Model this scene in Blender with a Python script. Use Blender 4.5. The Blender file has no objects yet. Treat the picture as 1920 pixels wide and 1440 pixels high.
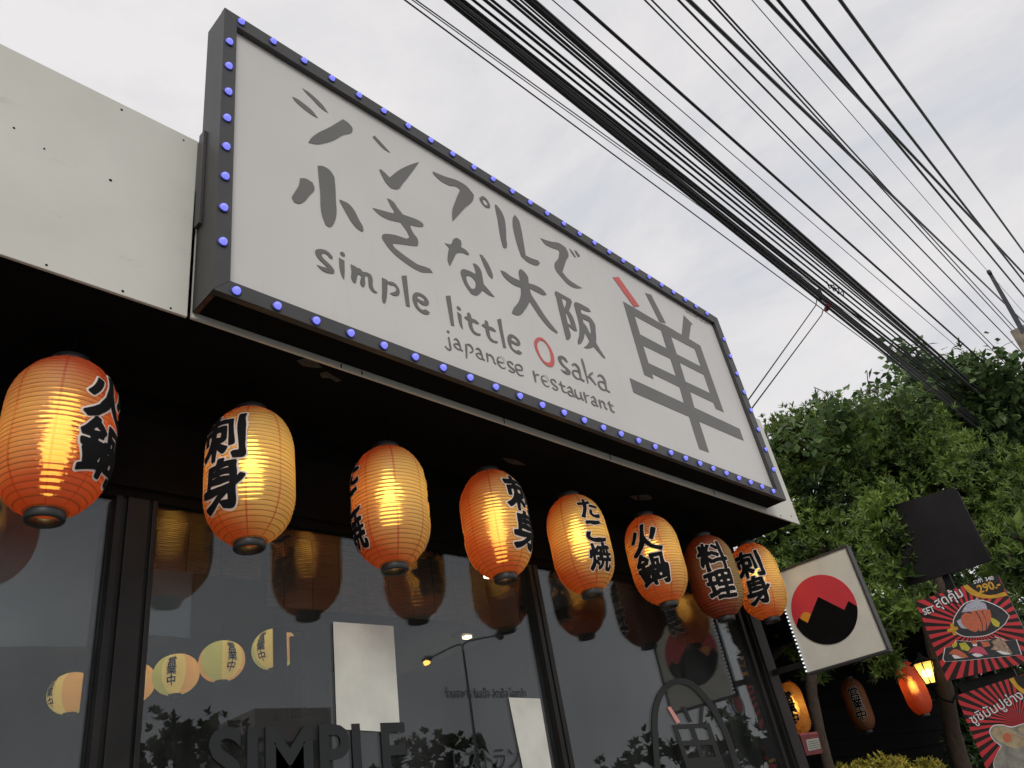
import bpy, bmesh, math, random
import numpy as np
from mathutils import Vector, Matrix, noise
from mathutils.geometry import tessellate_polygon
R = math.radians
scene = bpy.context.scene
C = scene.collection

# ------------------------------------------------------------------ camera
CAM = Vector((-0.75108, -1.54760, 1.59918))
FPX = 1447.367                                   # focal length in pixels of a 1920 wide frame
ROW = (Vector((0.69449207, -0.69984549, -0.16702412)),   # camera right
       Vector((0.26901271, 0.46787197, -0.84185984)),    # camera down
       Vector((0.66731772, 0.53973337, 0.51320070)))     # camera forward
cd = bpy.data.cameras.new('camera')
cd.sensor_width = 36.0
cd.lens = FPX / 1920 * 36
cd.clip_start = 0.02
cd.clip_end = 3000
cam = bpy.data.objects.new('camera', cd)
C.objects.link(cam)
rx, ry, rz = ROW[0], -ROW[1], -ROW[2]
cam.matrix_world = Matrix(((rx.x, ry.x, rz.x, CAM.x), (rx.y, ry.y, rz.y, CAM.y), (rx.z, ry.z, rz.z, CAM.z), (0, 0, 0, 1)))
scene.camera = cam

# ------------------------------------------------------------------ world: overcast evening sky
SUN_EL, SUN_AZ = R(38), R(215)
world = bpy.data.worlds.new('World')
scene.world = world
world.use_nodes = True
wt = world.node_tree
wt.nodes.clear()
def wn(t, **k):
    n = wt.nodes.new(t)
    for a, b in k.items():
        setattr(n, a, b)
    return n
sky = wn('ShaderNodeTexSky', sky_type='NISHITA', sun_disc=False, sun_elevation=SUN_EL, sun_rotation=SUN_AZ)
tc = wn('ShaderNodeTexCoord')
mp = wn('ShaderNodeMapping')
mp.inputs['Scale'].default_value = (1.0, 1.0, 2.6)
n1 = wn('ShaderNodeTexNoise')
n1.inputs['Scale'].default_value = 2.1
n1.inputs['Detail'].default_value = 7
n1.inputs['Roughness'].default_value = 0.62
n1.inputs['Distortion'].default_value = 0.35
cr = wn('ShaderNodeValToRGB')
cr.color_ramp.elements[0].position = 0.36
cr.color_ramp.elements[0].color = (5.65, 5.80, 6.14, 1)
cr.color_ramp.elements[1].position = 0.63
cr.color_ramp.elements[1].color = (7.38, 7.18, 7.12, 1)
mid = cr.color_ramp.elements.new(0.47)
mid.color = (6.55, 6.42, 6.55, 1)
# the cloud cover is thinner (brighter) to the left of the view and thicker towards the street end
sep = wn('ShaderNodeSeparateXYZ')
gr = wn('ShaderNodeMapRange')
gr.inputs['From Min'].default_value = -0.9
gr.inputs['From Max'].default_value = 0.6
gr.inputs['To Min'].default_value = 1.01
gr.inputs['To Max'].default_value = 1.03
dotn = wn('ShaderNodeVectorMath', operation='DOT_PRODUCT')
dotn.inputs[1].default_value = (-0.85, 0.25, 0.15)
cm = wn('ShaderNodeVectorMath', operation='SCALE')
mixs = wn('ShaderNodeMix', data_type='RGBA')
mixs.inputs['Factor'].default_value = 0.93
bg = wn('ShaderNodeBackground')
bg.inputs['Strength'].default_value = 0.118
wo = wn('ShaderNodeOutputWorld')
L = wt.links.new
L(tc.outputs['Generated'], mp.inputs['Vector'])
L(mp.outputs['Vector'], n1.inputs['Vector'])
L(n1.outputs['Fac'], cr.inputs['Fac'])
L(tc.outputs['Generated'], dotn.inputs[0])
L(dotn.outputs['Value'], gr.inputs['Value'])
L(cr.outputs['Color'], cm.inputs[0])
L(gr.outputs['Result'], cm.inputs['Scale'])
L(sky.outputs['Color'], mixs.inputs['A'])
L(cm.outputs['Vector'], mixs.inputs['B'])
L(mixs.outputs['Result'], bg.inputs['Color'])
L(bg.outputs['Background'], wo.inputs['Surface'])

sl = bpy.data.lights.new('sun', 'SUN')
sl.energy = 1.25
sl.angle = R(25)
sl.color = (1.0, 0.95, 0.88)
so = bpy.data.objects.new('sun', sl)
C.objects.link(so)
sd = Vector((math.sin(SUN_AZ) * math.cos(SUN_EL), math.cos(SUN_AZ) * math.cos(SUN_EL), math.sin(SUN_EL)))
so.rotation_euler = sd.to_track_quat('Z', 'Y').to_euler()

scene.view_settings.view_transform = 'Standard'
scene.view_settings.look = 'None'
scene.view_settings.exposure = 0
scene.view_settings.gamma = 1
scene.render.engine = 'CYCLES'
scene.cycles.use_denoising = True
scene.cycles.max_bounces = 10
scene.cycles.transparent_max_bounces = 16
scene.cycles.caustics_reflective = False
scene.cycles.sample_clamp_indirect = 4.0

# ------------------------------------------------------------------ helpers
def ray(u, v):
    return ROW[0] * ((u - 960) / FPX) + ROW[1] * ((v - 720) / FPX) + ROW[2]
def at(u, v, ax, val):
    d = ray(u, v)
    return CAM + d * ((val - CAM[ax]) / d[ax])
def depth(u, v, t):
    return CAM + ray(u, v) * t

def tag(o, label=None, cat=None, group=None, kind=None):
    if label: o['label'] = label
    if cat: o['category'] = cat
    if group: o['group'] = group
    if kind: o['kind'] = kind
    return o
def empty(name, loc=(0, 0, 0), label=None, cat=None, group=None, rot=(0, 0, 0)):
    o = bpy.data.objects.new(name, None)
    o.empty_display_size = 0.1
    o.location = loc
    o.rotation_euler = rot
    C.objects.link(o)
    return tag(o, label, cat, group)
def link(name, me, material, parent=None, loc=None):
    o = bpy.data.objects.new(name, me)
    C.objects.link(o)
    if material is not None and len(me.materials) == 0:
        me.materials.append(material)
    if parent: o.parent = parent
    if loc is not None: o.location = loc
    return o
def copy_tree(o, parent=None):
    c = o.copy()
    C.objects.link(c)
    c.parent = parent
    for ch in [x for x in C.objects if x.parent == o]:
        copy_tree(ch, c)
    return c

class MB:
    def __init__(self):
        self.v, self.f, self.sm = [], [], []
    def add(self, vs, fs, smooth=False):
        b = len(self.v)
        self.v += [tuple(x) for x in vs]
        self.f += [tuple(i + b for i in f) for f in fs]
        self.sm += [smooth] * len(fs)
        return self
    def box(self, a, b, bev=0.0):
        x0, y0, z0 = [min(p, q) for p, q in zip(a, b)]
        x1, y1, z1 = [max(p, q) for p, q in zip(a, b)]
        if bev <= 0:
            vs = [(x0, y0, z0), (x1, y0, z0), (x1, y1, z0), (x0, y1, z0), (x0, y0, z1), (x1, y0, z1), (x1, y1, z1), (x0, y1, z1)]
            return self.add(vs, [(0, 3, 2, 1), (4, 5, 6, 7), (0, 1, 5, 4), (1, 2, 6, 5), (2, 3, 7, 6), (3, 0, 4, 7)])
        bm = bmesh.new()
        bmesh.ops.create_cube(bm, size=1)
        for v in bm.verts:
            v.co = Vector((x0 if v.co.x < 0 else x1, y0 if v.co.y < 0 else y1, z0 if v.co.z < 0 else z1))
        bmesh.ops.bevel(bm, geom=list(bm.edges), offset=bev, segments=2, affect='EDGES', profile=0.6)
        bm.verts.index_update()
        self.add([v.co[:] for v in bm.verts], [[v.index for v in f.verts] for f in bm.faces])
        bm.free()
        return self
    def tube(self, pts, r, n=8, caps=True):
        pts = [Vector(p) for p in pts]
        rs = r if isinstance(r, (list, tuple)) else [r] * len(pts)
        vs, fs = [], []
        prev = None
        for i, p in enumerate(pts):
            d = (pts[min(i + 1, len(pts) - 1)] - pts[max(i - 1, 0)]).normalized()
            if prev is None:
                a = d.orthogonal().normalized()
            else:
                a = (prev - d * prev.dot(d)).normalized()
            prev = a
            b = d.cross(a)
            for k in range(n):
                t = 2 * math.pi * k / n
                vs.append(p + (a * math.cos(t) + b * math.sin(t)) * rs[i])
        for i in range(len(pts) - 1):
            for k in range(n):
                fs.append((i * n + k, i * n + (k + 1) % n, (i + 1) * n + (k + 1) % n, (i + 1) * n + k))
        if caps:
            fs.append(tuple(range(n - 1, -1, -1)))
            fs.append(tuple((len(pts) - 1) * n + k for k in range(n)))
        return self.add(vs, fs, True)
    def lathe(self, prof, n=32, origin=(0, 0, 0)):
        ox, oy, oz = origin
        vs, fs = [], []
        for r_, z in prof:
            for k in range(n):
                t = 2 * math.pi * k / n
                vs.append((ox + r_ * math.cos(t), oy + r_ * math.sin(t), oz + z))
        for i in range(len(prof) - 1):
            for k in range(n):
                fs.append((i * n + k, i * n + (k + 1) % n, (i + 1) * n + (k + 1) % n, (i + 1) * n + k))
        return self.add(vs, fs, True)
    def prism(self, outer, d, holes=()):
        """flat polygon (list of Vectors, coplanar) given the thickness vector d"""
        loops = [[Vector(p) for p in l] for l in [outer, *holes]]
        flat = [p for l in loops for p in l]
        tris = tessellate_polygon(loops)
        n = len(flat)
        d = Vector(d)
        vs = flat + [p + d for p in flat]
        fs = [tuple(t) for t in tris] + [tuple(i + n for i in reversed(t)) for t in tris]
        b = 0
        for l in loops:
            m = len(l)
            for i in range(m):
                j = (i + 1) % m
                fs.append((b + i, b + j, b + j + n, b + i + n))
            b += m
        return self.add(vs, fs)
    def build(self, name, material, parent=None, loc=None):
        me = bpy.data.meshes.new(name)
        me.from_pydata(self.v, [], self.f)
        me.polygons.foreach_set('use_smooth', self.sm)
        me.update()
        bm = bmesh.new()
        bm.from_mesh(me)
        bmesh.ops.recalc_face_normals(bm, faces=bm.faces)
        bm.to_mesh(me)
        bm.free()
        if parent is not None and loc is None:
            o = link(name, me, material, parent)
            o.matrix_parent_inverse = parent_world(parent).inverted()
            return o
        return link(name, me, material, parent, loc)
def parent_world(o):
    m = Matrix.LocRotScale(o.location, o.rotation_euler, o.scale)
    if o.parent is not None:
        m = parent_world(o.parent) @ o.matrix_parent_inverse @ m
    return m

def smooth_loop(pts, seg=5, corner=50):
    """Catmull-Rom through a closed loop of 2-D points, keeping sharp corners"""
    n = len(pts)
    P = [Vector(p) for p in pts]
    sharp = []
    for i in range(n):
        a, b = P[i] - P[i - 1], P[(i + 1) % n] - P[i]
        sharp.append(a.length == 0 or b.length == 0 or math.degrees(a.angle(b, 0)) > corner)
    out = []
    for i in range(n):
        p0, p1, p2, p3 = P[i - 1], P[i], P[(i + 1) % n], P[(i + 2) % n]
        L12 = (p2 - p1).length
        def tan(q0, q1, q2):
            l1, l2 = (q1 - q0).length + 1e-9, (q2 - q1).length + 1e-9
            return ((q1 - q0) / l1 * l2 + (q2 - q1) / l2 * l1) / (l1 + l2)
        m1 = (p2 - p1) if sharp[i] else tan(p0, p1, p2) * L12
        m2 = (p2 - p1) if sharp[(i + 1) % n] else tan(p1, p2, p3) * L12
        for s in range(seg):
            t = s / seg
            out.append(p1 * (2*t**3 - 3*t*t + 1) + m1 * (t**3 - 2*t*t + t) + p2 * (-2*t**3 + 3*t*t) + m2 * (t**3 - t*t))
    return out
def open_curve(pts, seg=6):
    P = [Vector(p) for p in pts]
    out = []
    for i in range(len(P) - 1):
        p0, p1, p2, p3 = P[max(i-1, 0)], P[i], P[i+1], P[min(i+2, len(P)-1)]
        for s in range(seg):
            t = s / seg
            m1, m2 = (p2 - p0) / 2, (p3 - p1) / 2
            out.append(p1 * (2*t**3 - 3*t*t + 1) + m1 * (t**3 - 2*t*t + t) + p2 * (-2*t**3 + 3*t*t) + m2 * (t**3 - t*t))
    out.append(P[-1])
    return out
def stroke_loop(pts, w, taper=0.75):
    c = open_curve(pts)
    n = len(c)
    l, r_ = [], []
    for i, p in enumerate(c):
        d = (c[min(i + 1, n - 1)] - c[max(i - 1, 0)]).normalized()
        q = Vector((-d.y, d.x))
        t = i / (n - 1)
        ww = w / 2 * (taper + (1 - taper) * math.sin(math.pi * min(1, t * 1.1 + 0.1)))
        l.append(p + q * ww)
        r_.append(p - q * ww)
    e = (c[-1] - c[-2]).normalized() * w * 0.22
    s = (c[0] - c[1]).normalized() * w * 0.22
    return l + [c[-1] + e] + r_[::-1] + [c[0] + s]

def text_mesh(body, size=1.0, offset=0.0, spacing=1.0, line=1.0, res=4, align='CENTER'):
    cu = bpy.data.curves.new('lettering', 'FONT')
    cu.body = body
    cu.size = size
    cu.offset = offset
    cu.space_character = spacing
    cu.space_line = line
    cu.align_x = align
    cu.resolution_u = res
    cu.fill_mode = 'FRONT'
    o = bpy.data.objects.new('lettering', cu)
    C.objects.link(o)
    dg = bpy.context.evaluated_depsgraph_get()
    dg.update()
    me = bpy.data.meshes.new_from_object(o.evaluated_get(dg))
    vs = [v.co.copy() for v in me.vertices]
    fs = [tuple(p.vertices) for p in me.polygons]
    bpy.data.objects.remove(o)
    bpy.data.curves.remove(cu)
    bpy.data.meshes.remove(me)
    return vs, fs
def text_bounds(vs):
    return (min(v.x for v in vs), max(v.x for v in vs), min(v.y for v in vs), max(v.y for v in vs))
def plane_text(mb, body, p0, p1, height, up, off, bold=0.0, lift=0.0):
    """flat lettering from baseline point p0 to p1 on a plane; off = unit normal towards the viewer"""
    vs, fs = text_mesh(body, 1.0, bold, align='LEFT')
    x0, x1, y0, y1 = text_bounds(vs)
    ax = (p1 - p0) / (x1 - x0)
    k = height / (y1 - y0)
    mb.add([p0 + ax * (v.x - x0) + up * (v.y - y0) * k + off * lift for v in vs], fs)

# ------------------------------------------------------------------ materials
def mat(name, col, rough=0.6, metal=0.0, var=0.0, scale=6.0, bump=0.0, bscale=60.0, spec=0.5, emit=None, estr=0.0, stretch=(1, 1, 1), detail=6):
    m = bpy.data.materials.new(name)
    m.use_nodes = True
    nt = m.node_tree
    b = nt.nodes['Principled BSDF']
    b.inputs['Base Color'].default_value = (*col, 1)
    b.inputs['Roughness'].default_value = rough
    b.inputs['Metallic'].default_value = metal
    b.inputs['Specular IOR Level'].default_value = spec
    t = nt.nodes.new('ShaderNodeTexCoord')
    if var > 0:
        mpn = nt.nodes.new('ShaderNodeMapping')
        mpn.inputs['Scale'].default_value = stretch
        n = nt.nodes.new('ShaderNodeTexNoise')
        n.inputs['Scale'].default_value = scale
        n.inputs['Detail'].default_value = detail
        n.inputs['Roughness'].default_value = 0.6
        rmp = nt.nodes.new('ShaderNodeValToRGB')
        rmp.color_ramp.elements[0].position = 0.3
        rmp.color_ramp.elements[1].position = 0.7
        rmp.color_ramp.elements[0].color = tuple(max(0, c * (1 - var)) for c in col) + (1,)
        rmp.color_ramp.elements[1].color = tuple(min(1, c * (1 + var * 0.7)) for c in col) + (1,)
        nt.links.new(t.outputs['Object'], mpn.inputs['Vector'])
        nt.links.new(mpn.outputs['Vector'], n.inputs['Vector'])
        nt.links.new(n.outputs['Fac'], rmp.inputs['Fac'])
        nt.links.new(rmp.outputs['Color'], b.inputs['Base Color'])
    if bump > 0:
        n2 = nt.nodes.new('ShaderNodeTexNoise')
        n2.inputs['Scale'].default_value = bscale
        n2.inputs['Detail'].default_value = 4
        bp = nt.nodes.new('ShaderNodeBump')
        bp.inputs['Strength'].default_value = bump
        bp.inputs['Distance'].default_value = 0.01
        nt.links.new(t.outputs['Object'], n2.inputs['Vector'])
        nt.links.new(n2.outputs['Fac'], bp.inputs['Height'])
        nt.links.new(bp.outputs['Normal'], b.inputs['Normal'])
    if emit:
        b.inputs['Emission Color'].default_value = (*emit, 1)
        b.inputs['Emission Strength'].default_value = estr
    return m

class N:
    """tiny node-graph helper"""
    def __init__(self, m):
        self.nt = m.node_tree
    def __call__(self, t, *ins, **props):
        n = self.nt.nodes.new(t)
        for k, v in props.items():
            setattr(n, k, v)
        for i, v in enumerate(ins):
            if v is None: continue
            if hasattr(v, 'is_output') or isinstance(v, bpy.types.NodeSocket):
                self.nt.links.new(v, n.inputs[i])
            else:
                n.inputs[i].default_value = v
        return n
    def math(self, op, a, b=None, clamp=False):
        n = self('ShaderNodeMath', a, b, operation=op, use_clamp=clamp)
        return n.outputs[0]
    def mix(self, f, a, b):
        n = self.nt.nodes.new('ShaderNodeMix')
        n.data_type = 'RGBA'
        for k, v in (('Factor', f), ('A', a), ('B', b)):
            s = [i for i in n.inputs if i.name == k and (i.type == 'RGBA' or (k == 'Factor' and i.type == 'VALUE'))][0]
            if isinstance(v, bpy.types.NodeSocket):
                self.nt.links.new(v, s)
            else:
                s.default_value = v
        return [o for o in n.outputs if o.type == 'RGBA'][0]
    def ramp(self, f, stops):
        n = self('ShaderNodeValToRGB', f)
        el = n.color_ramp.elements
        el[0].position, el[0].color = stops[0][0], stops[0][1]
        el[1].position, el[1].color = stops[1][0], stops[1][1]
        for p, c in stops[2:]:
            e = el.new(p)
            e.color = c
        return n.outputs['Color']

def fascia_paint():
    m = mat('weathered_white_paint', (0.66, 0.65, 0.59), 0.55, bump=0.25, bscale=5)
    g = N(m)
    b = m.node_tree.nodes['Principled BSDF']
    t = g('ShaderNodeTexCoord').outputs['Object']
    broad = g('ShaderNodeTexNoise', t).outputs['Fac']
    nb = broad.node
    nb.inputs['Scale'].default_value = 2.2
    nb.inputs['Detail'].default_value = 5
    base = g.ramp(broad, [(0.3, (0.585, 0.58, 0.52, 1)), (0.7, (0.685, 0.68, 0.62, 1))])
    sm = g('ShaderNodeMapping', t)
    sm.inputs['Scale'].default_value = (1.6, 1, 4)
    sm.inputs['Rotation'].default_value = (0, 0.35, 0)
    smear = g('ShaderNodeTexNoise', sm.outputs['Vector'])
    smear.inputs['Scale'].default_value = 3.0
    smear.inputs['Detail'].default_value = 9
    smear.inputs['Roughness'].default_value = 0.7
    sf = g.ramp(smear.outputs['Fac'], [(0.60, (0, 0, 0, 1)), (0.80, (0.50, 0.50, 0.50, 1))])
    c1 = g.mix(sf, base, (0.33, 0.325, 0.28, 1))
    vo = g('ShaderNodeTexVoronoi', t)
    vo.inputs['Scale'].default_value = 5.0
    sp = g.math('LESS_THAN', vo.outputs['Distance'], 0.035)
    c2 = g.mix(sp, c1, (0.10, 0.095, 0.08, 1))
    m.node_tree.links.new(c2, b.inputs['Base Color'])
    return m
def sign_panel_mat():
    m = mat('sign_face_film', (0.64, 0.62, 0.595), 0.42)
    g = N(m)
    b = m.node_tree.nodes['Principled BSDF']
    t = g('ShaderNodeTexCoord').outputs['Object']
    n = g('ShaderNodeTexNoise', t)
    n.inputs['Scale'].default_value = 2.0
    base = g.ramp(n.outputs['Fac'], [(0.3, (0.605, 0.592, 0.57, 1)), (0.7, (0.655, 0.64, 0.615, 1))])
    mp_ = g('ShaderNodeMapping', t)
    mp_.inputs['Scale'].default_value = (9, 1, 0.7)
    n2 = g('ShaderNodeTexNoise', mp_.outputs['Vector'])
    n2.inputs['Scale'].default_value = 4.0
    n2.inputs['Detail'].default_value = 8
    st = g.ramp(n2.outputs['Fac'], [(0.60, (0, 0, 0, 1)), (0.78, (0.16, 0.16, 0.16, 1))])
    c = g.mix(st, base, (0.36, 0.35, 0.32, 1))
    vo = g('ShaderNodeTexVoronoi', t)
    vo.inputs['Scale'].default_value = 3.2
    c = g.mix(g.math('LESS_THAN', vo.outputs['Distance'], 0.018), c, (0.38, 0.37, 0.34, 1))
    m.node_tree.links.new(c, b.inputs['Base Color'])
    return m
def soffit_mat():
    m = mat('black_soffit_paint', (0.006, 0.006, 0.006), 0.85, bump=0.15, bscale=30, spec=0.06)
    g = N(m)
    b = m.node_tree.nodes['Principled BSDF']
    t = g('ShaderNodeTexCoord').outputs['Object']
    n = g('ShaderNodeTexNoise', t)
    n.inputs['Scale'].default_value = 3.5
    n.inputs['Detail'].default_value = 10
    n.inputs['Roughness'].default_value = 0.72
    f = g.ramp(n.outputs['Fac'], [(0.64, (0, 0, 0, 1)), (0.74, (0.5, 0.5, 0.5, 1))])
    c = g.mix(f, (0.006, 0.006, 0.006, 1), (0.045, 0.043, 0.038, 1))
    m.node_tree.links.new(c, b.inputs['Base Color'])
    return m

M = {}
M['fascia'] = fascia_paint()
M['panel'] = sign_panel_mat()
M['soffit'] = soffit_mat()
M['frame'] = mat('charcoal_powder_coat', (0.047, 0.046, 0.045), 0.5, 0.0, var=0.22, scale=5, bump=0.05, bscale=90)
M['casing'] = mat('charcoal_sheet_metal', (0.046, 0.046, 0.045), 0.5, 0.0, var=0.35, scale=4, stretch=(1, 1, 0.4))
M['rust'] = mat('rusty_metal_lip', (0.10, 0.045, 0.02), 0.8, var=0.5, scale=30)
M['ink'] = mat('grey_vinyl_letters', (0.140, 0.138, 0.128), 0.5, var=0.10, scale=3)
M['red_ink'] = mat('red_vinyl', (0.60, 0.105, 0.085), 0.5, var=0.12, scale=4)
M['led_dome'] = mat('blue_led_dome', (0.12, 0.12, 0.7), 0.25, emit=(0.22, 0.24, 1.0), estr=0.95)
M['led_socket'] = mat('led_socket_plastic', (0.03, 0.03, 0.12), 0.4)
M['post'] = mat('black_window_metal', (0.013, 0.0125, 0.012), 0.45, var=0.3, scale=7, spec=0.22)
M['black'] = mat('matt_black', (0.007, 0.007, 0.007), 0.9, var=0.3, scale=8, spec=0.06)
M['black_plastic'] = mat('dull_black_plastic', (0.035, 0.037, 0.038), 0.42, var=0.3, scale=20)
M['cable'] = mat('black_cable_jacket', (0.016, 0.017, 0.020), 0.5, var=0.3, scale=3)
M['steel'] = mat('galvanised_steel', (0.22, 0.23, 0.25), 0.45, 0.6, var=0.25, scale=12)
M['concrete'] = mat('old_concrete', (0.33, 0.28, 0.22), 0.9, var=0.25, scale=6, bump=0.4, bscale=40)
M['paving'] = mat('grey_paving', (0.36, 0.35, 0.33), 0.85, var=0.2, scale=2, bump=0.3, bscale=30)
M['asphalt'] = mat('asphalt', (0.05, 0.05, 0.052), 0.9, var=0.2, scale=3, bump=0.4, bscale=120)
M['marking'] = mat('road_marking', (0.62, 0.62, 0.58), 0.7, var=0.15, scale=8)
M['kerb'] = mat('kerb_concrete', (0.36, 0.35, 0.33), 0.85, var=0.2, scale=5)
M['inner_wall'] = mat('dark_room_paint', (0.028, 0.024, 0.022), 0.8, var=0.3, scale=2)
M['paper_sheet'] = mat('white_paper', (0.62, 0.63, 0.57), 0.8, var=0.11, scale=9)
M['glass_ink'] = mat('dark_vinyl_on_glass', (0.032, 0.035, 0.037), 0.75, spec=0.1)
M['grey_vinyl'] = mat('slate_vinyl_on_glass', (0.034, 0.036, 0.036), 0.75, spec=0.1)
M['pink_ink'] = mat('pink_vinyl', (0.62, 0.27, 0.25), 0.5)
M['letter_black'] = mat('lantern_black_ink', (0.010, 0.010, 0.011), 0.8, spec=0.12)
M['letter_edge'] = mat('lantern_pale_outline', (0.80, 0.68, 0.60), 0.7)
M['bark'] = mat('brown_bark', (0.055, 0.037, 0.026), 0.9, var=0.4, scale=14, bump=0.8, bscale=30, stretch=(3, 3, 1))

def leaf_mat(name, dark, light, scale=1.4, trans=0.35, gloss=0.45):
    m = bpy.data.materials.new(name)
    m.use_nodes = True
    g = N(m)
    nt = m.node_tree
    nt.nodes.clear()
    t = g('ShaderNodeTexCoord').outputs['Object']
    n = g('ShaderNodeTexNoise', t)
    n.inputs['Scale'].default_value = scale
    n.inputs['Detail'].default_value = 3
    ri = g('ShaderNodeNewGeometry').outputs['Random Per Island']
    f = g.math('ADD', g.math('MULTIPLY', n.outputs['Fac'], 1.9), g.math('MULTIPLY', ri, 0.6))
    f = g.math('SUBTRACT', f, 0.78, True)
    col = g.ramp(f, [(0.1, (*dark, 1)), (0.85, (*light, 1))])
    d = g('ShaderNodeBsdfPrincipled')
    nt.links.new(col, d.inputs['Base Color'])
    d.inputs['Roughness'].default_value = gloss
    d.inputs['Specular IOR Level'].default_value = 0.45
    tr = g('ShaderNodeBsdfTranslucent', col)
    mx = g('ShaderNodeMixShader', trans, d.outputs[0], tr.outputs[0])
    o = g('ShaderNodeOutputMaterial')
    nt.links.new(mx.outputs[0], o.inputs['Surface'])
    return m
M['leaf'] = leaf_mat('podocarpus_leaf', (0.018, 0.042, 0.013), (0.27, 0.39, 0.08), scale=2.4)
M['leaf_dark'] = leaf_mat('shaded_tree_leaf', (0.02, 0.042, 0.016), (0.12, 0.20, 0.06))  # darker leaf copy, backlit shade put into its colour
M['vine_leaf'] = leaf_mat('creeper_leaf', (0.04, 0.085, 0.03), (0.22, 0.33, 0.12), scale=3, trans=0.4)
M['gold_leaf'] = leaf_mat('golden_hedge_leaf', (0.22, 0.20, 0.03), (0.80, 0.70, 0.14), scale=6, trans=0.3)
M['far_leaf'] = leaf_mat('street_tree_leaf', (0.03, 0.05, 0.02), (0.13, 0.17, 0.06), scale=0.8)

def glass_mat():
    m = bpy.data.materials.new('shop_window_glass')
    m.use_nodes = True
    nt = m.node_tree
    nt.nodes.clear()
    g = N(m)
    geo = g('ShaderNodeNewGeometry')
    cs = g('ShaderNodeVectorMath', geo.outputs['Normal'], geo.outputs['Incoming'], operation='DOT_PRODUCT').outputs['Value']
    inv = g.math('SUBTRACT', 1.0, g.math('ABSOLUTE', cs), True)
    fz = g.math('ADD', 0.045, g.math('MULTIPLY', g.math('POWER', inv, 5.0), 0.955), True)   # Schlick, one face of the pane
    tr = g('ShaderNodeBsdfTransparent', (0.80, 0.86, 0.89, 1))
    gl = g('ShaderNodeBsdfGlossy', (1, 1, 1, 1))
    gl.inputs['Roughness'].default_value = 0.0
    mx = g('ShaderNodeMixShader', fz, tr.outputs[0], gl.outputs[0])
    t = g('ShaderNodeTexCoord').outputs['Object']
    mpn = g('ShaderNodeMapping', t)
    mpn.inputs['Scale'].default_value = (1.0, 1.0, 0.45)
    dn = g('ShaderNodeTexNoise', mpn.outputs['Vector'])
    dn.inputs['Scale'].default_value = 3.5
    dn.inputs['Detail'].default_value = 9
    dn.inputs['Roughness'].default_value = 0.68
    dust = g.ramp(dn.outputs['Fac'], [(0.40, (0.003, 0.003, 0.003, 1)), (0.72, (0.045, 0.045, 0.045, 1))])
    df = g('ShaderNodeBsdfDiffuse', (0.45, 0.45, 0.43, 1))
    mx = g('ShaderNodeMixShader', dust, mx.outputs[0], df.outputs[0])     # thin film of dust and wiping marks
    o = g('ShaderNodeOutputMaterial')
    nt.links.new(mx.outputs[0], o.inputs['Surface'])
    return m
M['glass'] = glass_mat()

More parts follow.
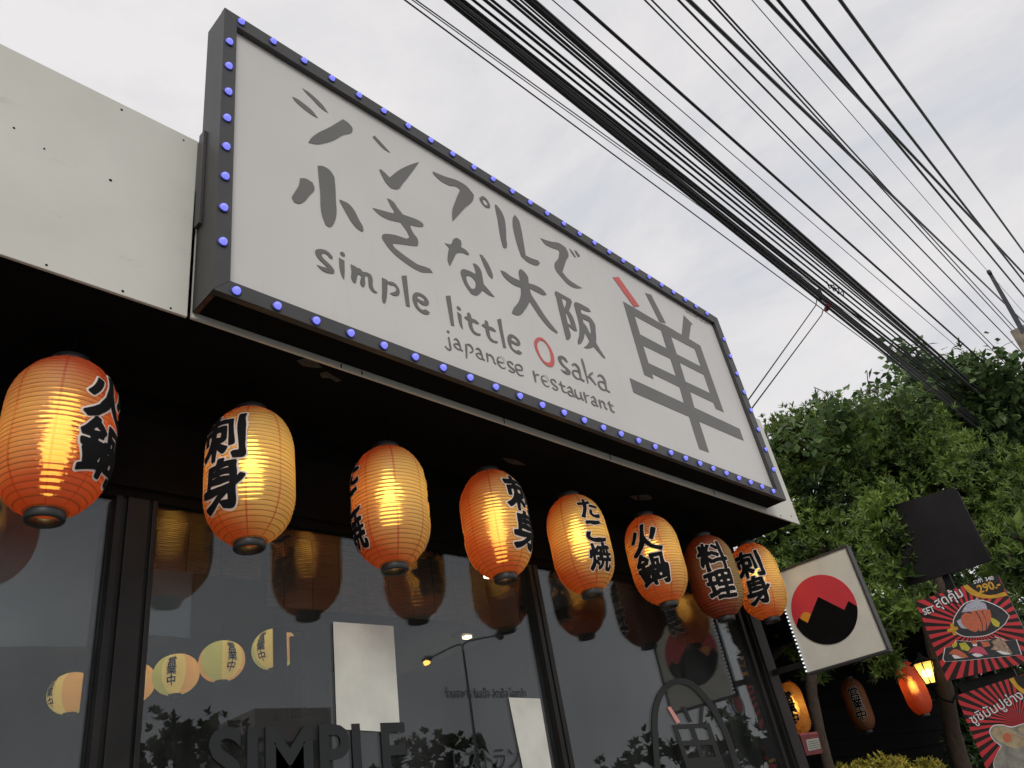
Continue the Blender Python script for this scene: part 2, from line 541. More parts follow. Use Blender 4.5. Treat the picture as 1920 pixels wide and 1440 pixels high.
def paper_mat(name, fade_dir, fade, red=(0.56, 0.095, 0.032), cream=(0.70, 0.52, 0.20), ribs=32, h=0.415, seams=8, lit=True, endred=1.0):
    """faded lantern paper: sun-bleached on one side, still red near both ends and along the seams"""
    m = bpy.data.materials.new(name)
    m.use_nodes = True
    nt = m.node_tree
    nt.nodes.clear()
    g = N(m)
    t = g('ShaderNodeTexCoord').outputs['Object']
    s = g('ShaderNodeSeparateXYZ', t)
    x, y, z = s.outputs
    az = g.math('ARCTAN2', y, x)
    rel = g.math('COSINE', g.math('SUBTRACT', az, fade_dir))
    n = g('ShaderNodeTexNoise', t)
    n.inputs['Scale'].default_value = 7.0
    n.inputs['Detail'].default_value = 6
    blotch = g.math('MULTIPLY', g.math('SUBTRACT', n.outputs['Fac'], 0.5), 0.7)
    zc = g.math('ABSOLUTE', g.math('DIVIDE', z, h * 0.5))            # 0 middle, 1 ends
    ends = g.math('MULTIPLY', g.math('POWER', zc, 3.0), 0.9 * endred)
    f = g.math('ADD', g.math('MULTIPLY', g.math('ADD', rel, 1.0), 0.5), blotch)
    f = g.math('SUBTRACT', f, ends)
    f = g.math('ADD', f, fade, True)
    col = g.ramp(f, [(0.05, (*red, 1)), (0.9, (*cream, 1))])
    # seams between the paper gores
    sf = g.math('ABSOLUTE', g.math('SUBTRACT', g.math('FRACT', g.math('ADD', g.math('MULTIPLY', az, seams / (2 * math.pi)), 8.27)), 0.5))
    sw = g('ShaderNodeMapRange', sf)
    sw.inputs['From Min'].default_value = 0.458
    sw.inputs['From Max'].default_value = 0.475
    seam_red = g.math('MULTIPLY', sw.outputs['Result'], g.math('ADD', 0.25, g.math('MULTIPLY', zc, 0.6)), True)
    col = g.mix(seam_red, col, (0.42, 0.025, 0.012, 1))
    # bamboo ribs showing as thin dark rings
    rb = g.math('ABSOLUTE', g.math('SUBTRACT', g.math('FRACT', g.math('MULTIPLY', z, ribs / h)), 0.5))
    rw = g('ShaderNodeMapRange', rb)
    rw.inputs['From Min'].default_value = 0.37
    rw.inputs['From Max'].default_value = 0.47
    col = g.mix(g.math('MULTIPLY', rw.outputs['Result'], 0.80), col, (0.13, 0.045, 0.018, 1))
    fine = g('ShaderNodeTexNoise', t)
    fine.inputs['Scale'].default_value = 90.0
    col = g.mix(g.math('MULTIPLY', fine.outputs['Fac'], 0.16), col, (0.35, 0.17, 0.08, 1))
    # ripples between the ribs spread the bulb's image up and down
    wv = g.math('SINE', g.math('MULTIPLY', z, 2 * math.pi * ribs / h))
    hm = g.math('ADD', g.math('MULTIPLY', wv, 1.0), g.math('MULTIPLY', fine.outputs['Fac'], 0.8))
    bp = g('ShaderNodeBump')
    bp.inputs['Strength'].default_value = 1.0
    bp.inputs['Distance'].default_value = 0.0050
    nt.links.new(hm, bp.inputs['Height'])
    df = g('ShaderNodeBsdfDiffuse', col)
    tl = g('ShaderNodeBsdfTranslucent', col)
    m1 = g('ShaderNodeMixShader', 0.5, df.outputs[0], tl.outputs[0])
    rf = g('ShaderNodeBsdfRefraction', g.mix(0.55, col, (0.85, 0.66, 0.24, 1)))
    rf.inputs['Roughness'].default_value = 0.11
    rf.inputs['IOR'].default_value = 1.35
    nt.links.new(bp.outputs['Normal'], rf.inputs['Normal'])
    m2 = g('ShaderNodeMixShader', 0.19, m1.outputs[0], rf.outputs[0])
    gl = g('ShaderNodeBsdfGlossy', (1, 0.95, 0.9, 1))
    gl.inputs['Roughness'].default_value = 0.5
    m3 = g('ShaderNodeMixShader', 0.03, m2.outputs[0], gl.outputs[0])
    o = g('ShaderNodeOutputMaterial')
    nt.links.new(m3.outputs[0], o.inputs['Surface'])
    return m
def bulb_mat(name, col, strength):
    m = bpy.data.materials.new(name)
    m.use_nodes = True
    nt = m.node_tree
    nt.nodes.clear()
    g = N(m)
    e = g('ShaderNodeEmission', (*col, 1), strength)
    o = g('ShaderNodeOutputMaterial')
    nt.links.new(e.outputs[0], o.inputs['Surface'])
    return m
M['bulb'] = bulb_mat('warm_bulb', (1.0, 0.74, 0.28), 17)
M['tube'] = bulb_mat('streak_bulb', (1.0, 0.74, 0.28), 10)
M['bulb_off'] = mat('unlit_bulb', (0.5, 0.45, 0.4), 0.3)

# ------------------------------------------------------------------ ground
GY = 0.58                                        # outer face of the shop glass
def ground():
    g = MB()
    g.box((-400, -400, -0.5), (400, 400, -0.16))
    tag(g.build('ground', M['asphalt']), kind='structure')
    s = MB()
    s.box((-60, -3.2, -0.15), (60, 0.5, 0.0))
    tag(s.build('sidewalk', M['paving']), kind='structure')
    k = MB()
    k.box((-60, -3.36, -0.155), (60, -3.202, 0.0), 0.01)
    tag(k.build('kerb', M['kerb']), kind='structure')
    r_ = MB()
    r_.box((-300, -17, -0.159), (300, -3.37, -0.150))
    tag(r_.build('road', M['asphalt']), kind='structure')
    m = MB()
    for i in range(-12, 13):
        m.box((i * 6, -10.1, -0.1495), (i * 6 + 2.6, -9.98, -0.146))
    tag(m.build('road_marking', M['marking']), kind='structure')
    f = MB()
    f.box((-80, -21, -0.155), (80, -17.1, 0.0))
    tag(f.build('pavement', M['paving']), kind='structure')
ground()

# ------------------------------------------------------------------ restaurant building
XE, ZF, ZT = 3.7245, 2.971, 3.683
def building():
    b = empty('restaurant_building', (0, GY, 0), 'single storey restaurant with white weathered fascia, black soffit and dark glass front', 'building')
    f = MB()
    f.box((-7, 0.1216, 2.981), (-0.011, 0.131, ZT), 0.002)
    f.build('fascia_panel', M['fascia'], b)
    f = MB()
    zl, zr = 2.9845, 2.9655
    f.add([(0.001, 0.1216, zl), (XE, 0.1216, zr), (XE, 0.131, zr), (0.001, 0.131, zl), (0.001, 0.1216, ZT), (XE, 0.1216, ZT), (XE, 0.131, ZT), (0.001, 0.131, ZT)],
          [(0, 3, 2, 1), (4, 5, 6, 7), (0, 1, 5, 4), (1, 2, 6, 5), (2, 3, 7, 6), (3, 0, 4, 7)])
    fp = f.build('fascia_panel', M['fascia'], b)
    for x in (0.485, 0.565, 1.22, 1.88, 2.75):
        j = MB()
        zb = 2.9845 - 0.0190 * x / XE + 0.001
        j.box((x, 0.1200, zb), (x + 0.004, 0.1218, zb + 0.014 + 0.012 * (x > 1)))
        j.build('panel_joint', M['black'], fp)
    for u, v, r_ in ((228, 206, .0036), (207, 338, .0042), (83, 279, .0026), (87, 497, .003), (230, 546, .0036), (26, 240, .003), (344, 263, .003), (320, 578, .003), (1464, 967, .005), (1484, 968, .005), (1452, 893, .004)):
        p = at(u, v, 1, 0.1216)
        j = MB()
        n0 = 0
        j.lathe([(0.0, 0.002), (r_, 0.0012), (r_, 0.0)], 8)
        for i in range(n0, len(j.v)):
            vx, vy, vz = j.v[i]
            j.v[i] = (p.x + vx, 0.1216 - vz, p.z + vy)
        j.build('screw', M['black'], fp)
    for loop in ([(556, 676), (575, 672), (598, 683), (604, 690), (588, 689), (570, 686)], [(600, 700), (612, 697), (622, 703), (640, 713), (632, 716), (618, 709), (604, 708)], [(545, 661), (575, 668), (560, 668)], [(940, 858), (965, 862), (985, 872), (960, 870)], [(1180, 930), (1215, 928), (1225, 936), (1195, 938)]):
        q = smooth_loop([Vector((p.x, p.y)) for p in (at(u, v, 2, 2.988) for u, v in loop)], 4, 80)
        m = MB()
        m.prism([Vector((p.x, p.y, 2.9885)) for p in q], (0, 0, -0.0008))
        m.build('peeling_paint', mat('peeled_ply', (0.055, 0.05, 0.04), 0.9, var=0.7, scale=45), b)
    s = MB()
    s.box((-7, 0.1315, 2.989), (XE, 0.66, 3.005))
    s.build('soffit', M['soffit'], b)
    e = MB()
    e.box((XE - 0.03, 0.1315, ZF + 0.06), (XE, 5.0, ZT - 0.02))
    e.build('side_fascia', M['fascia'], b)
    d = MB()
    d.box((-7, 0.157, 3.40), (XE - 0.031, 5.0, 3.50))
    d.build('roof', M['concrete'], b)
    h = MB()
    h.box((-7, 0.565, 2.640), (3.70, 0.66, 2.9885), 0.004)
    h.box((-7, 0.550, 2.672), (3.70, 0.564, 2.90))
    h.build('window_header', M['black'], b)
    # posts
    def post(x0, x1, y0, ribs=()):
        p = MB()
        p.box((x0, y0, 0.0), (x1, 0.655, 2.6395), 0.003)
        for a, c in ribs:
            p.box((a, y0 - 0.012, 0.0), (c, y0 - 0.0005, 2.639), 0.002)
        return p.build('window_post', M['post'], b)
    post(0.012, 0.128, 0.562, ((0.012, 0.030), (0.044, 0.104), (0.114, 0.128)))
    post(1.712, 1.772, 0.566, ((1.712, 1.736), (1.746, 1.772)))
    post(3.468, 3.53, 0.566, ((3.468, 3.49),))
    post(3.545, 3.70, 0.545, ((3.56, 3.60),))
    post(-1.75, -1.69, 0.566)
    def pane(x0, x1):
        g = MB()
        g.box((x0, GY, 0.12), (x1, GY + 0.006, 2.638))
        return g.build('window_pane', M['glass'], b)
    panes = [pane(-1.688, 0.0105), pane(0.1295, 1.7105), pane(1.7735, 3.4665), pane(-6, -1.752)]
    sill = MB()
    sill.box((-7, 0.55, 0.0), (3.54, 0.66, 0.118))
    sill.build('window_sill', M['post'], b)
    w = MB()
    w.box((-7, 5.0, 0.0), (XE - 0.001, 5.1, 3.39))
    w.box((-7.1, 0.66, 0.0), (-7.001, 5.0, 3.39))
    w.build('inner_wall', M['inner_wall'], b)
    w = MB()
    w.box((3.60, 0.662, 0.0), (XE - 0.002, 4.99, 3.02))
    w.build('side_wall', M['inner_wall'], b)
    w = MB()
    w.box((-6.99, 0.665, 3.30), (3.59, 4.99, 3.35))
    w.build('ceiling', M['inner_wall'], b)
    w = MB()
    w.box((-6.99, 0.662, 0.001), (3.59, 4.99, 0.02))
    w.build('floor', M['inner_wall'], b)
    return b, panes
bld, panes = building()

# ------------------------------------------------------------------ big sign
SW, SZ0, SZ1, SD = 3.34, 3.0, 4.2677, 0.1206
def big_sign():
    s = empty('restaurant_sign', (0, SD, SZ0), 'large light grey shop sign with Japanese lettering, charcoal frame and rows of blue bulbs', 'sign')
    fw = 0.0475
    f = MB()
    o = [(0, SZ0), (SW, SZ0), (SW, SZ1), (0, SZ1)]
    ix0, ix1, iz0, iz1 = 0.0472, 3.2688, 3.0500, 4.2035
    i_ = [(ix0, iz0), (ix1, iz0), (ix1, iz1), (ix0, iz1)]
    for k in range(4):                                    # four mitred channels
        a, b2, c, d = o[k], o[(k + 1) % 4], i_[(k + 1) % 4], i_[k]
        g = 0.0006
        q = [Vector((p[0], 0, p[1])) for p in (a, b2, c, d)]
        cen = sum(q, Vector()) / 4
        q = [p + (cen - p).normalized() * g for p in q]
        f.prism(q, (0, 0.022, 0))
    fr = f.build('frame', M['frame'], s)
    c = MB()
    c.box((0.001, 0.0222, SZ0 + 0.001), (0.004, SD, SZ1 - 0.001))
    c.box((SW - 0.004, 0.0222, SZ0 + 0.001), (SW - 0.001, SD, SZ1 - 0.001))
    c.box((0.0045, 0.0222, SZ1 - 0.004), (SW - 0.0045, SD, SZ1 - 0.001))
    c.build('casing', M['casing'], s)
    c = MB()
    c.box((0.0045, 0.0222, SZ0 + 0.002), (SW - 0.0045, SD, SZ0 + 0.006))
    c.build('bottom_panel', M['black'], s)
    c = MB()
    for x in (0.0042,):
        c.box((x + 0.0005, 0.0225, SZ0 - 0.0012), (x + 0.012, SD - 0.001, SZ0 + 0.0015))
    c.build('rusty_edge', M['rust'], s)
    br = MB()
    br.box((-0.0100, 0.086, 3.305), (0.0005, 0.117, 3.705), 0.001)
    br.box((-0.006, 0.118, 3.33), (-0.0002, 0.14, 3.69))
    br.build('mounting_bracket', M['casing'], s)
    p = MB()
    PY = 0.010
    p.box((ix0 - 0.004, 0.0225, iz0 - 0.004), (ix1 + 0.004, 0.030, iz1 + 0.004))
    pn = p.build('face_panel', M['panel'], s)
    # --- lettering, traced in the sign plane
    LY = 0.0222
    lift = [0.0]
    def W(u, v):
        q = at(u, v, 1, LY)
        return Vector((q.x, q.z))
    def glyph(mb, origin, sc, loop, holes=(), smooth=True):
        lift[0] = (lift[0] + 0.00013) % 0.0010
        def cv(l):
            q = [W(origin[0] + a / sc, origin[1] + b2 / sc) for a, b2 in l]
            return smooth_loop(q) if smooth else q
        def up(l):
            return [Vector((a.x, LY - 0.0012 - lift[0], a.y)) for a in l]
        mb.prism(up(cv(loop)), (0, 0.0012, 0), [up(cv(h)) for h in holes])
    def stroke(mb, origin, sc, pts, w, taper=0.75):
        lift[0] = (lift[0] + 0.00013) % 0.0010
        q = [Vector((origin[0] + a / sc, origin[1] + b2 / sc)) for a, b2 in pts]
        l = [W(a.x, a.y) for a in stroke_loop(q, w / sc, taper)]
        mb.prism([Vector((a.x, LY - 0.0012 - lift[0], a.y)) for a in l], (0, 0.0012, 0))
    def letter(name, fn, material='ink'):
        mb = MB()
        fn(mb)
        return mb.build(name, M[material], pn)
    A, S = (500, 130), 4.8
    B = (800, 280)
    D = (800, 500)
    E1 = (620, 360)
    def line1(mb):
        glyph(mb, A, S, [(320,172),(375,205),(440,260),(500,320),(553,392),(520,375),(470,335),(410,270),(350,210)])
        glyph(mb, A, S, [(230,248),(270,265),(340,315),(410,375),(460,440),(430,425),(370,385),(300,330),(250,280)])
        glyph(mb, A, S, [(685,450),(735,485),(770,530),(772,550),(680,595),(600,640),(520,665),(450,675),(375,660),(400,620),(450,580),(560,525)])
        glyph(mb, A, S, [(968,597),(1010,640),(1060,695),(1110,752),(1050,715),(1000,665),(953,610)])
        glyph(mb, A, S, [(1012,905),(1025,900),(1060,930),(1105,975),(1180,915),(1290,860),(1370,835),(1310,920),(1230,1020),(1170,1080),(1120,1070),(1080,1030),(1040,965)])
        glyph(mb, A, S, [(1493,920),(1600,965),(1720,1005),(1800,1055),(1862,1130),(1860,1160),(1780,1250),(1672,1368),(1668,1290),(1700,1180),(1740,1085),(1720,1065),(1640,1045),(1560,1000),(1500,945)])
        glyph(mb, B, S, [(472,440),(500,420),(530,440),(560,485),(570,520),(555,530),(520,515),(490,480)], [[(500,462),(512,450),(535,465),(548,495),(538,508),(515,495)]])
        glyph(mb, B, S, [(612,500),(625,498),(660,540),(695,610),(710,690),(715,800),(718,885),(705,895),(685,880),(660,780),(640,650),(618,540)])
        glyph(mb, B, S, [(792,590),(820,625),(850,720),(870,830),(890,955),(940,980),(1000,1000),(1018,1025),(1000,1045),(960,1040),(900,1010),(850,965),(820,880),(790,770),(772,660),(778,610)])
        glyph(mb, B, S, [(1022,800),(1110,830),(1200,850),(1250,885),(1273,935),(1250,1010),(1220,1105),(1270,1165),(1340,1215),(1398,1250),(1340,1250),(1270,1215),(1210,1150),(1160,1085),(1150,1050),(1185,980),(1195,925),(1180,905),(1110,880),(1060,850)])
        glyph(mb, B, S, [(1282,893),(1310,920),(1345,975),(1325,965),(1300,930)])
        glyph(mb, B, S, [(1328,908),(1345,915),(1380,962),(1365,972),(1345,945)])
    def line2(mb):
        glyph(mb, A, S, [(300,982),(350,985),(410,1020),(428,1065),(380,1140),(320,1200),(285,1210),(245,1195),(228,1160),(250,1110),(290,1040)])
        glyph(mb, A, S, [(458,870),(500,872),(560,905),(605,970),(612,1020),(622,1200),(627,1290),(610,1370),(580,1415),(560,1420),(530,1400),(500,1320),(480,1100),(465,950)])
        glyph(mb, E1, 8, [(130,130),(140,118),(270,185),(330,250),(410,400),(488,560),(488,580),(475,597),(410,560),(340,490),(240,330)])
        glyph(mb, E1, 8, [(625,240),(700,258),(830,295),(945,325),(945,285),(910,230),(845,100),(870,105),(940,150),(1010,250),(1085,340),(1200,380),(1320,430),(1380,475),(1393,500),(1380,522),(1340,525),(1195,498),(1195,520),(1240,620),(1300,700),(1312,760),(1300,808),(1240,808),(1100,790),(925,770),(940,810),(1050,910),(1200,1020),(1300,1085),(1420,1125),(1490,1155),(1530,1215),(1470,1210),(1370,1205),(1250,1150),(1100,1050),(950,930),(830,790),(770,690),(768,660),(790,635),(870,632),(960,645),(1080,685),(1130,700),(1165,690),(1180,680),(1150,610),(1045,458),(960,440),(830,400),(740,350),(670,290)])
        glyph(mb, B, S, [(162,845),(215,855),(240,810),(275,800),(305,820),(312,850),(308,880),(355,910),(383,945),(370,952),(330,935),(270,937),(240,990),(207,1052),(190,1010),(190,950),(200,890)])
        glyph(mb, B, S, [(475,945),(500,955),(540,1010),(575,1080),(595,1140),(590,1168),(560,1140),(530,1080),(500,1010)])
        glyph(mb, B, S, [(415,1030),(430,1028),(465,1055),(490,1100),(500,1150),(512,1215),(560,1270),(610,1330),(570,1318),(500,1270),(480,1295),(435,1315),(400,1300),(350,1230),(315,1150),(305,1100),(320,1080),(370,1090),(440,1125),(435,1085)], [[(350,1150),(370,1137),(405,1150),(435,1190),(440,1230),(420,1258),(400,1255),(370,1210)]])
        glyph(mb, D, S, [(662,35),(690,42),(760,90),(838,128),(832,30),(845,22),(875,45),(905,85),(917,150),(990,175),(1050,215),(1078,250),(1060,258),(1000,235),(925,195),(935,240),(990,330),(1060,440),(1120,520),(1178,590),(1172,603),(1110,560),(1030,470),(965,375),(925,315),(890,378),(810,438),(768,422),(770,405),(830,310),(848,235),(845,190),(760,150),(690,85)])
        F = (1020, 530)
        k6 = lambda l: [((990 + a / 10.667 - 1020) * 12, (630 + b2 / 10.667 - 530) * 12) for a, b2 in l]
        glyph(mb, F, 12, [(240,225),(262,190),(590,370),(622,430),(612,470),(555,640),(600,700),(650,790),(690,900),(740,1090),(700,1090),(540,970),(595,1220),(575,1260),(520,1285),(495,1270),(440,1040),(340,640),(270,330)],
              [[(385,340),(495,395),(498,430),(455,590),(420,470)], [(475,650),(520,720),(570,830),(608,970),(530,915),(500,790)]])
        glyph(mb, F, 12, [(672,480),(680,455),(720,442),(760,455),(1000,580),(1050,655),(990,655),(815,590),(835,690),(1060,815),(1100,870),(1138,940),(1155,1080),(1170,1240),(1165,1350)] + k6([(1440,280),(1545,445),(1515,440),(1420,340),(1310,215),(1250,240),(1170,245),(1115,230),(1180,180),(1225,110),(1210,70)]) + [(1000,1280),(915,1120),(905,1190),(870,1300),(820,1370),(765,1385),(760,1360),(790,1180),(790,980),(755,800),(700,600)],
              [[(858,810),(1010,880),(1030,970),(1048,1130),(1040,1155),(1020,1130),(980,1040),(930,960),(885,910)]])
    def line3(mb):
        P = (580, 450)
        glyph(mb, P, 8, [(85,165),(100,148),(150,140),(240,158),(290,190),(345,255),(342,288),(300,268),(265,225),(225,200),(190,205),(180,225),(195,265),(260,330),(330,400),(372,470),(365,498),(310,500),(230,480),(170,440),(110,375),(190,405),(265,425),(262,405),(200,345),(130,275),(95,215)])
        glyph(mb, P, 8, [(442,265),(525,315),(527,480),(520,600),(490,550),(465,480)])
        glyph(mb, P, 8, [(458,205),(470,180),(500,180),(530,215),(533,245),(505,248),(470,225)])
        glyph(mb, P, 8, [(618,365),(700,405),(705,418),(760,435),(800,480),(860,488),(920,520),(942,570),(950,690),(970,750),(1020,787),(1000,803),(950,780),(900,720),(885,640),(880,560),(860,540),(838,545),(830,580),(835,660),(815,705),(790,705),(768,670),(768,590),(780,555),(750,520),(730,515),(715,550),(705,600),(695,648),(660,640),(635,600),(630,480)])
        glyph(mb, P, 8, [(1088,567),(1168,605),(1170,625),(1230,628),(1290,660),(1335,720),(1352,790),(1335,830),(1280,838),(1240,825),(1205,800),(1260,785),(1300,760),(1300,720),(1270,690),(1220,680),(1170,655),(1165,780),(1150,900),(1135,945),(1110,950),(1098,920),(1090,780)])
        glyph(mb, P, 8, [(1382,540),(1455,535),(1475,720),(1505,1005),(1450,990),(1420,800)])
        glyph(mb, P, 8, [(1550,830),(1570,800),(1610,788),(1680,810),(1750,865),(1788,930),(1780,975),(1750,985),(1690,970),(1620,915),(1618,960),(1640,1010),(1690,1050),(1740,1045),(1805,1090),(1790,1112),(1730,1115),(1670,1085),(1600,1020),(1560,940),(1545,870)], [[(1605,865),(1640,838),(1700,865),(1730,910),(1722,925),(1690,915),(1640,890)]])
        P, k = (820, 540), 9.6
        glyph(mb, P, k, [(150,145),(230,140),(265,400),(298,682),(245,670),(200,430)])
        glyph(mb, P, k, [(355,425),(432,485),(440,600),(460,745),(415,690),(385,600)])
        glyph(mb, P, k, [(345,345),(360,325),(395,345),(425,385),(420,405),(385,400),(355,375)])
        glyph(mb, P, k, [(535,455),(560,440),(595,475),(615,550),(690,580),(752,640),(740,650),(690,640),(628,610),(630,690),(650,760),(700,805),(778,828),(770,855),(720,855),(650,820),(590,740),(560,660),(550,590),(500,555),(482,535),(495,515),(540,515)])
        glyph(mb, P, k, [(850,595),(870,580),(905,610),(925,690),(1000,720),(1058,780),(1040,788),(980,770),(928,745),(940,820),(955,890),(1000,935),(1088,965),(1078,990),(1030,988),(960,955),(905,885),(875,800),(862,725),(820,695),(795,675),(808,655),(855,650)])
        glyph(mb, P, k, [(1075,570),(1143,555),(1170,740),(1235,1083),(1185,1075),(1130,820)])
        glyph(mb, P, k, [(1265,870),(1285,840),(1330,835),(1400,870),(1465,940),(1492,1000),(1480,1035),(1440,1040),(1380,1015),(1328,985),(1335,1050),(1370,1105),(1420,1130),(1450,1115),(1520,1165),(1505,1190),(1450,1190),(1380,1150),(1310,1075),(1270,980)], [[(1318,930),(1345,890),(1400,920),(1440,975),(1430,990),(1385,970)]])
        P, k = (990, 630), 10.667
        glyph(mb, P, k, [(592,430),(605,405),(650,395),(710,415),(760,460),(790,520),(785,535),(740,505),(700,460),(670,462),(665,490),(700,560),(780,640),(840,700),(850,760),(820,775),(760,765),(710,735),(650,668),(720,700),(770,705),(755,670),(690,610),(620,520)])
        for dx, dy in ((0, 0), (514, 222)):
            stroke(mb, P, k, [(882+dx,588+dy),(920+dx,562+dy),(980+dx,605+dy),(1022+dx,690+dy),(1042+dx,800+dy),(1058+dx,860+dy),(1120+dx,905+dy)], 42)
            stroke(mb, P, k, [(1035+dx,745+dy),(970+dx,700+dy),(900+dx,702+dy),(905+dx,770+dy),(960+dx,840+dy),(1030+dx,866+dy),(1050+dx,850+dy)], 38)
        stroke(mb, P, k, [(1068,458),(1100,560),(1145,730),(1198,940)], 42, 0.6)
        stroke(mb, P, k, [(1290,740),(1240,775),(1190,830)], 46, 0.6)
        stroke(mb, P, k, [(1205,800),(1270,870),(1355,980)], 38, 0.6)
    def ring(mb):
        glyph(mb, (990, 630), 10.667, [(120,130),(150,60),(210,30),(280,45),(370,130),(450,250),(505,380),(525,500),(510,590),(460,618),(390,605),(300,530),(210,400),(145,260)], [[(180,160),(210,110),(260,88),(330,130),(400,230),(440,350),(455,460),(445,510),(400,535),(340,515),(270,440),(210,310),(182,220)]])
        glyph(mb, (1100, 480), 5.0526, [(245,203),(300,200),(497,475),(447,485)], smooth=False)
    def line4(mb):
        P, k = (820, 610), 9.6
        for pts, w in (([(200,215),(222,330),(238,435),(195,432),(140,380)],32), ([(178,100),(208,135)],36),
                       ([(298,262),(330,245),(375,290),(405,370),(420,430),(455,465)],27), ([(402,362),(350,335),(300,342),(320,390),(380,435),(415,440)],25),
                       ([(512,340),(520,450),(525,585)],34), ([(520,352),(570,350),(625,410),(632,470),(580,492)],27),
                       ([(695,432),(720,415),(770,460),(798,540),(815,600),(848,633)],27), ([(795,535),(750,507),(700,512),(720,560),(775,605),(808,608)],25),
                       ([(885,500),(898,560),(907,655)],32), ([(893,535),(945,535),(1000,590),(1022,665),(1055,700)],28),
                       ([(1090,650),(1160,672),(1205,658),(1180,600),(1120,572),(1080,600),(1090,680),(1140,750),(1190,775),(1225,765)],26),
                       ([(1360,705),(1310,660),(1262,662),(1290,730),(1370,800),(1385,842),(1340,842),(1285,805)],27),
                       ([(1412,785),(1480,808),(1525,800),(1505,740),(1450,708),(1405,730),(1420,820),(1470,890),(1515,905),(1548,902)],26)):
            stroke(mb, P, k, pts, w)
        P, k = (980, 690), 9.6
        for pts, w in (([(185,55),(212,150),(232,250)],34), ([(212,160),(245,120),(290,128)],24),
                       ([(350,225),(420,242),(455,225),(430,165),(375,140),(338,170),(355,250),(400,310),(445,335),(475,322)],26),
                       ([(600,265),(560,215),(508,215),(530,275),(615,350),(622,392),(580,392),(535,352)],27),
                       ([(678,245),(700,340),(730,420),(788,445)],28), ([(650,285),(700,310),(762,340)],26),
                       ([(808,362),(835,342),(880,390),(902,470),(938,525)],26), ([(888,445),(840,420),(812,437),(835,480),(880,507),(905,500)],24),
                       ([(935,388),(948,470),(985,538),(1030,550),(1050,515)],27), ([(1035,435),(1050,510),(1070,560),(1098,582)],26),
                       ([(1098,435),(1122,530),(1148,625)],32), ([(1122,540),(1148,497),(1190,500)],24),
                       ([(1233,537),(1265,517),(1305,570),(1325,650),(1358,695)],26), ([(1315,627),(1270,597),(1240,612),(1265,658),(1315,680),(1330,670)],24),
                       ([(1370,572),(1390,640),(1410,720)],30), ([(1383,605),(1425,600),(1465,640),(1482,710),(1518,748)],26),
                       ([(1548,602),(1570,690),(1600,770),(1650,798)],28), ([(1525,640),(1575,660),(1630,690)],26)):
            stroke(mb, P, k, pts, w)
    def emblem(mb):
        P, k = (1100, 480), 5.0526
        Z7 = lambda l: [((1100 + a / 4.8 - 1100) * k, (700 + b2 / 4.8 - 480) * k) for a, b2 in l]
        glyph(mb, P, k, [(552,350),(610,368),(748,637),(690,627)], smooth=False)
        glyph(mb, P, k, [(343,430),(690,634),(735,650),(900,748),(918,562),(1005,648),(988,648),(968,785),(1075,850)]
              + Z7([(1233,350),(1160,318),(1140,265),(930,165),(968,308),(1375,500),(1413,607),(1010,432),(1100,713),(1012,680),(920,390),(420,172),(385,42),(875,268),(835,125)])
              + [(618,1115),(630,1165),(545,1125)],
              [[(452,567),(703,705),(757,877),(505,743)], [(798,763),(1022,882),(1080,1048),(852,930)], [(533,848),(792,975),(845,1138),(585,1015)], [(880,1010),(1108,1125),(1168,1300),(935,1190)]], smooth=False)
    def small(mb):
        P, k = (1270, 560), 20.57
        for pts in ([(310,470),(350,510),(400,540)], [(410,545),(450,570)], [(470,580),(530,630)], [(570,640),(640,670)], [(650,680),(720,720),(735,665)], [(745,770),(790,785)], [(830,800),(880,830)], [(890,830),(950,880),(1000,910)], [(1040,920),(1090,955)], [(1120,960),(1190,995)]):
            stroke(mb, P, k, pts, 16)
    letter('lettering', line1)
    letter('lettering', line2)
    letter('lettering', line3)
    letter('lettering', ring, 'red_ink')
    letter('lettering', line4)
    letter('emblem', emblem)
    letter('small_print', small)
    # --- blue bulbs, one every 12.5 cm round the frame
    dome = MB()
    dome.lathe([(0.0, 0.017)] + [(0.0118 * math.cos(R(a)), 0.006 + 0.011 * math.sin(R(a))) for a in (75, 55, 35, 15, 0)] + [(0.0122, 0.0)], 14)
    dm = dome.build('bulb', M['led_dome'])
    C.objects.unlink(dm)
    sk = MB()
    sk.lathe([(0.0165, 0.0), (0.0165, 0.0035), (0.0125, 0.0045), (0.0122, 0.0)], 14)
    sm_ = sk.build('bulb_socket', M['led_socket'])
    C.objects.unlink(sm_)
    pos = [(0.020, 4.085 - 0.1297 * i) for i in range(8)]
    pos += [(0.063 + 0.1250 * i, 4.239) for i in range(26)]
    pos += [(0.063 + 0.1250 * i, 3.020 + 0.0002 * i) for i in range(26)]
    pos += [(3.304, 4.083 - 0.1290 * i) for i in range(8)]
    random.seed(4)
    for x, z in pos:
        for src in (dm, sm_):
            o = src.copy()
            C.objects.link(o)
            o.parent = s
            o.rotation_euler = (R(90) + random.uniform(-.08, .08), 0, random.uniform(-.08, .08))
            o.location = Vector((x + random.uniform(-.002, .002), 0, z + random.uniform(-.0015, .0015))) - s.location
            if src is sm_:
                o.parent = last
                o.location = (0, 0, 0)
                o.rotation_euler = (0, 0, 0)
            last = o
    return s
sign = big_sign()

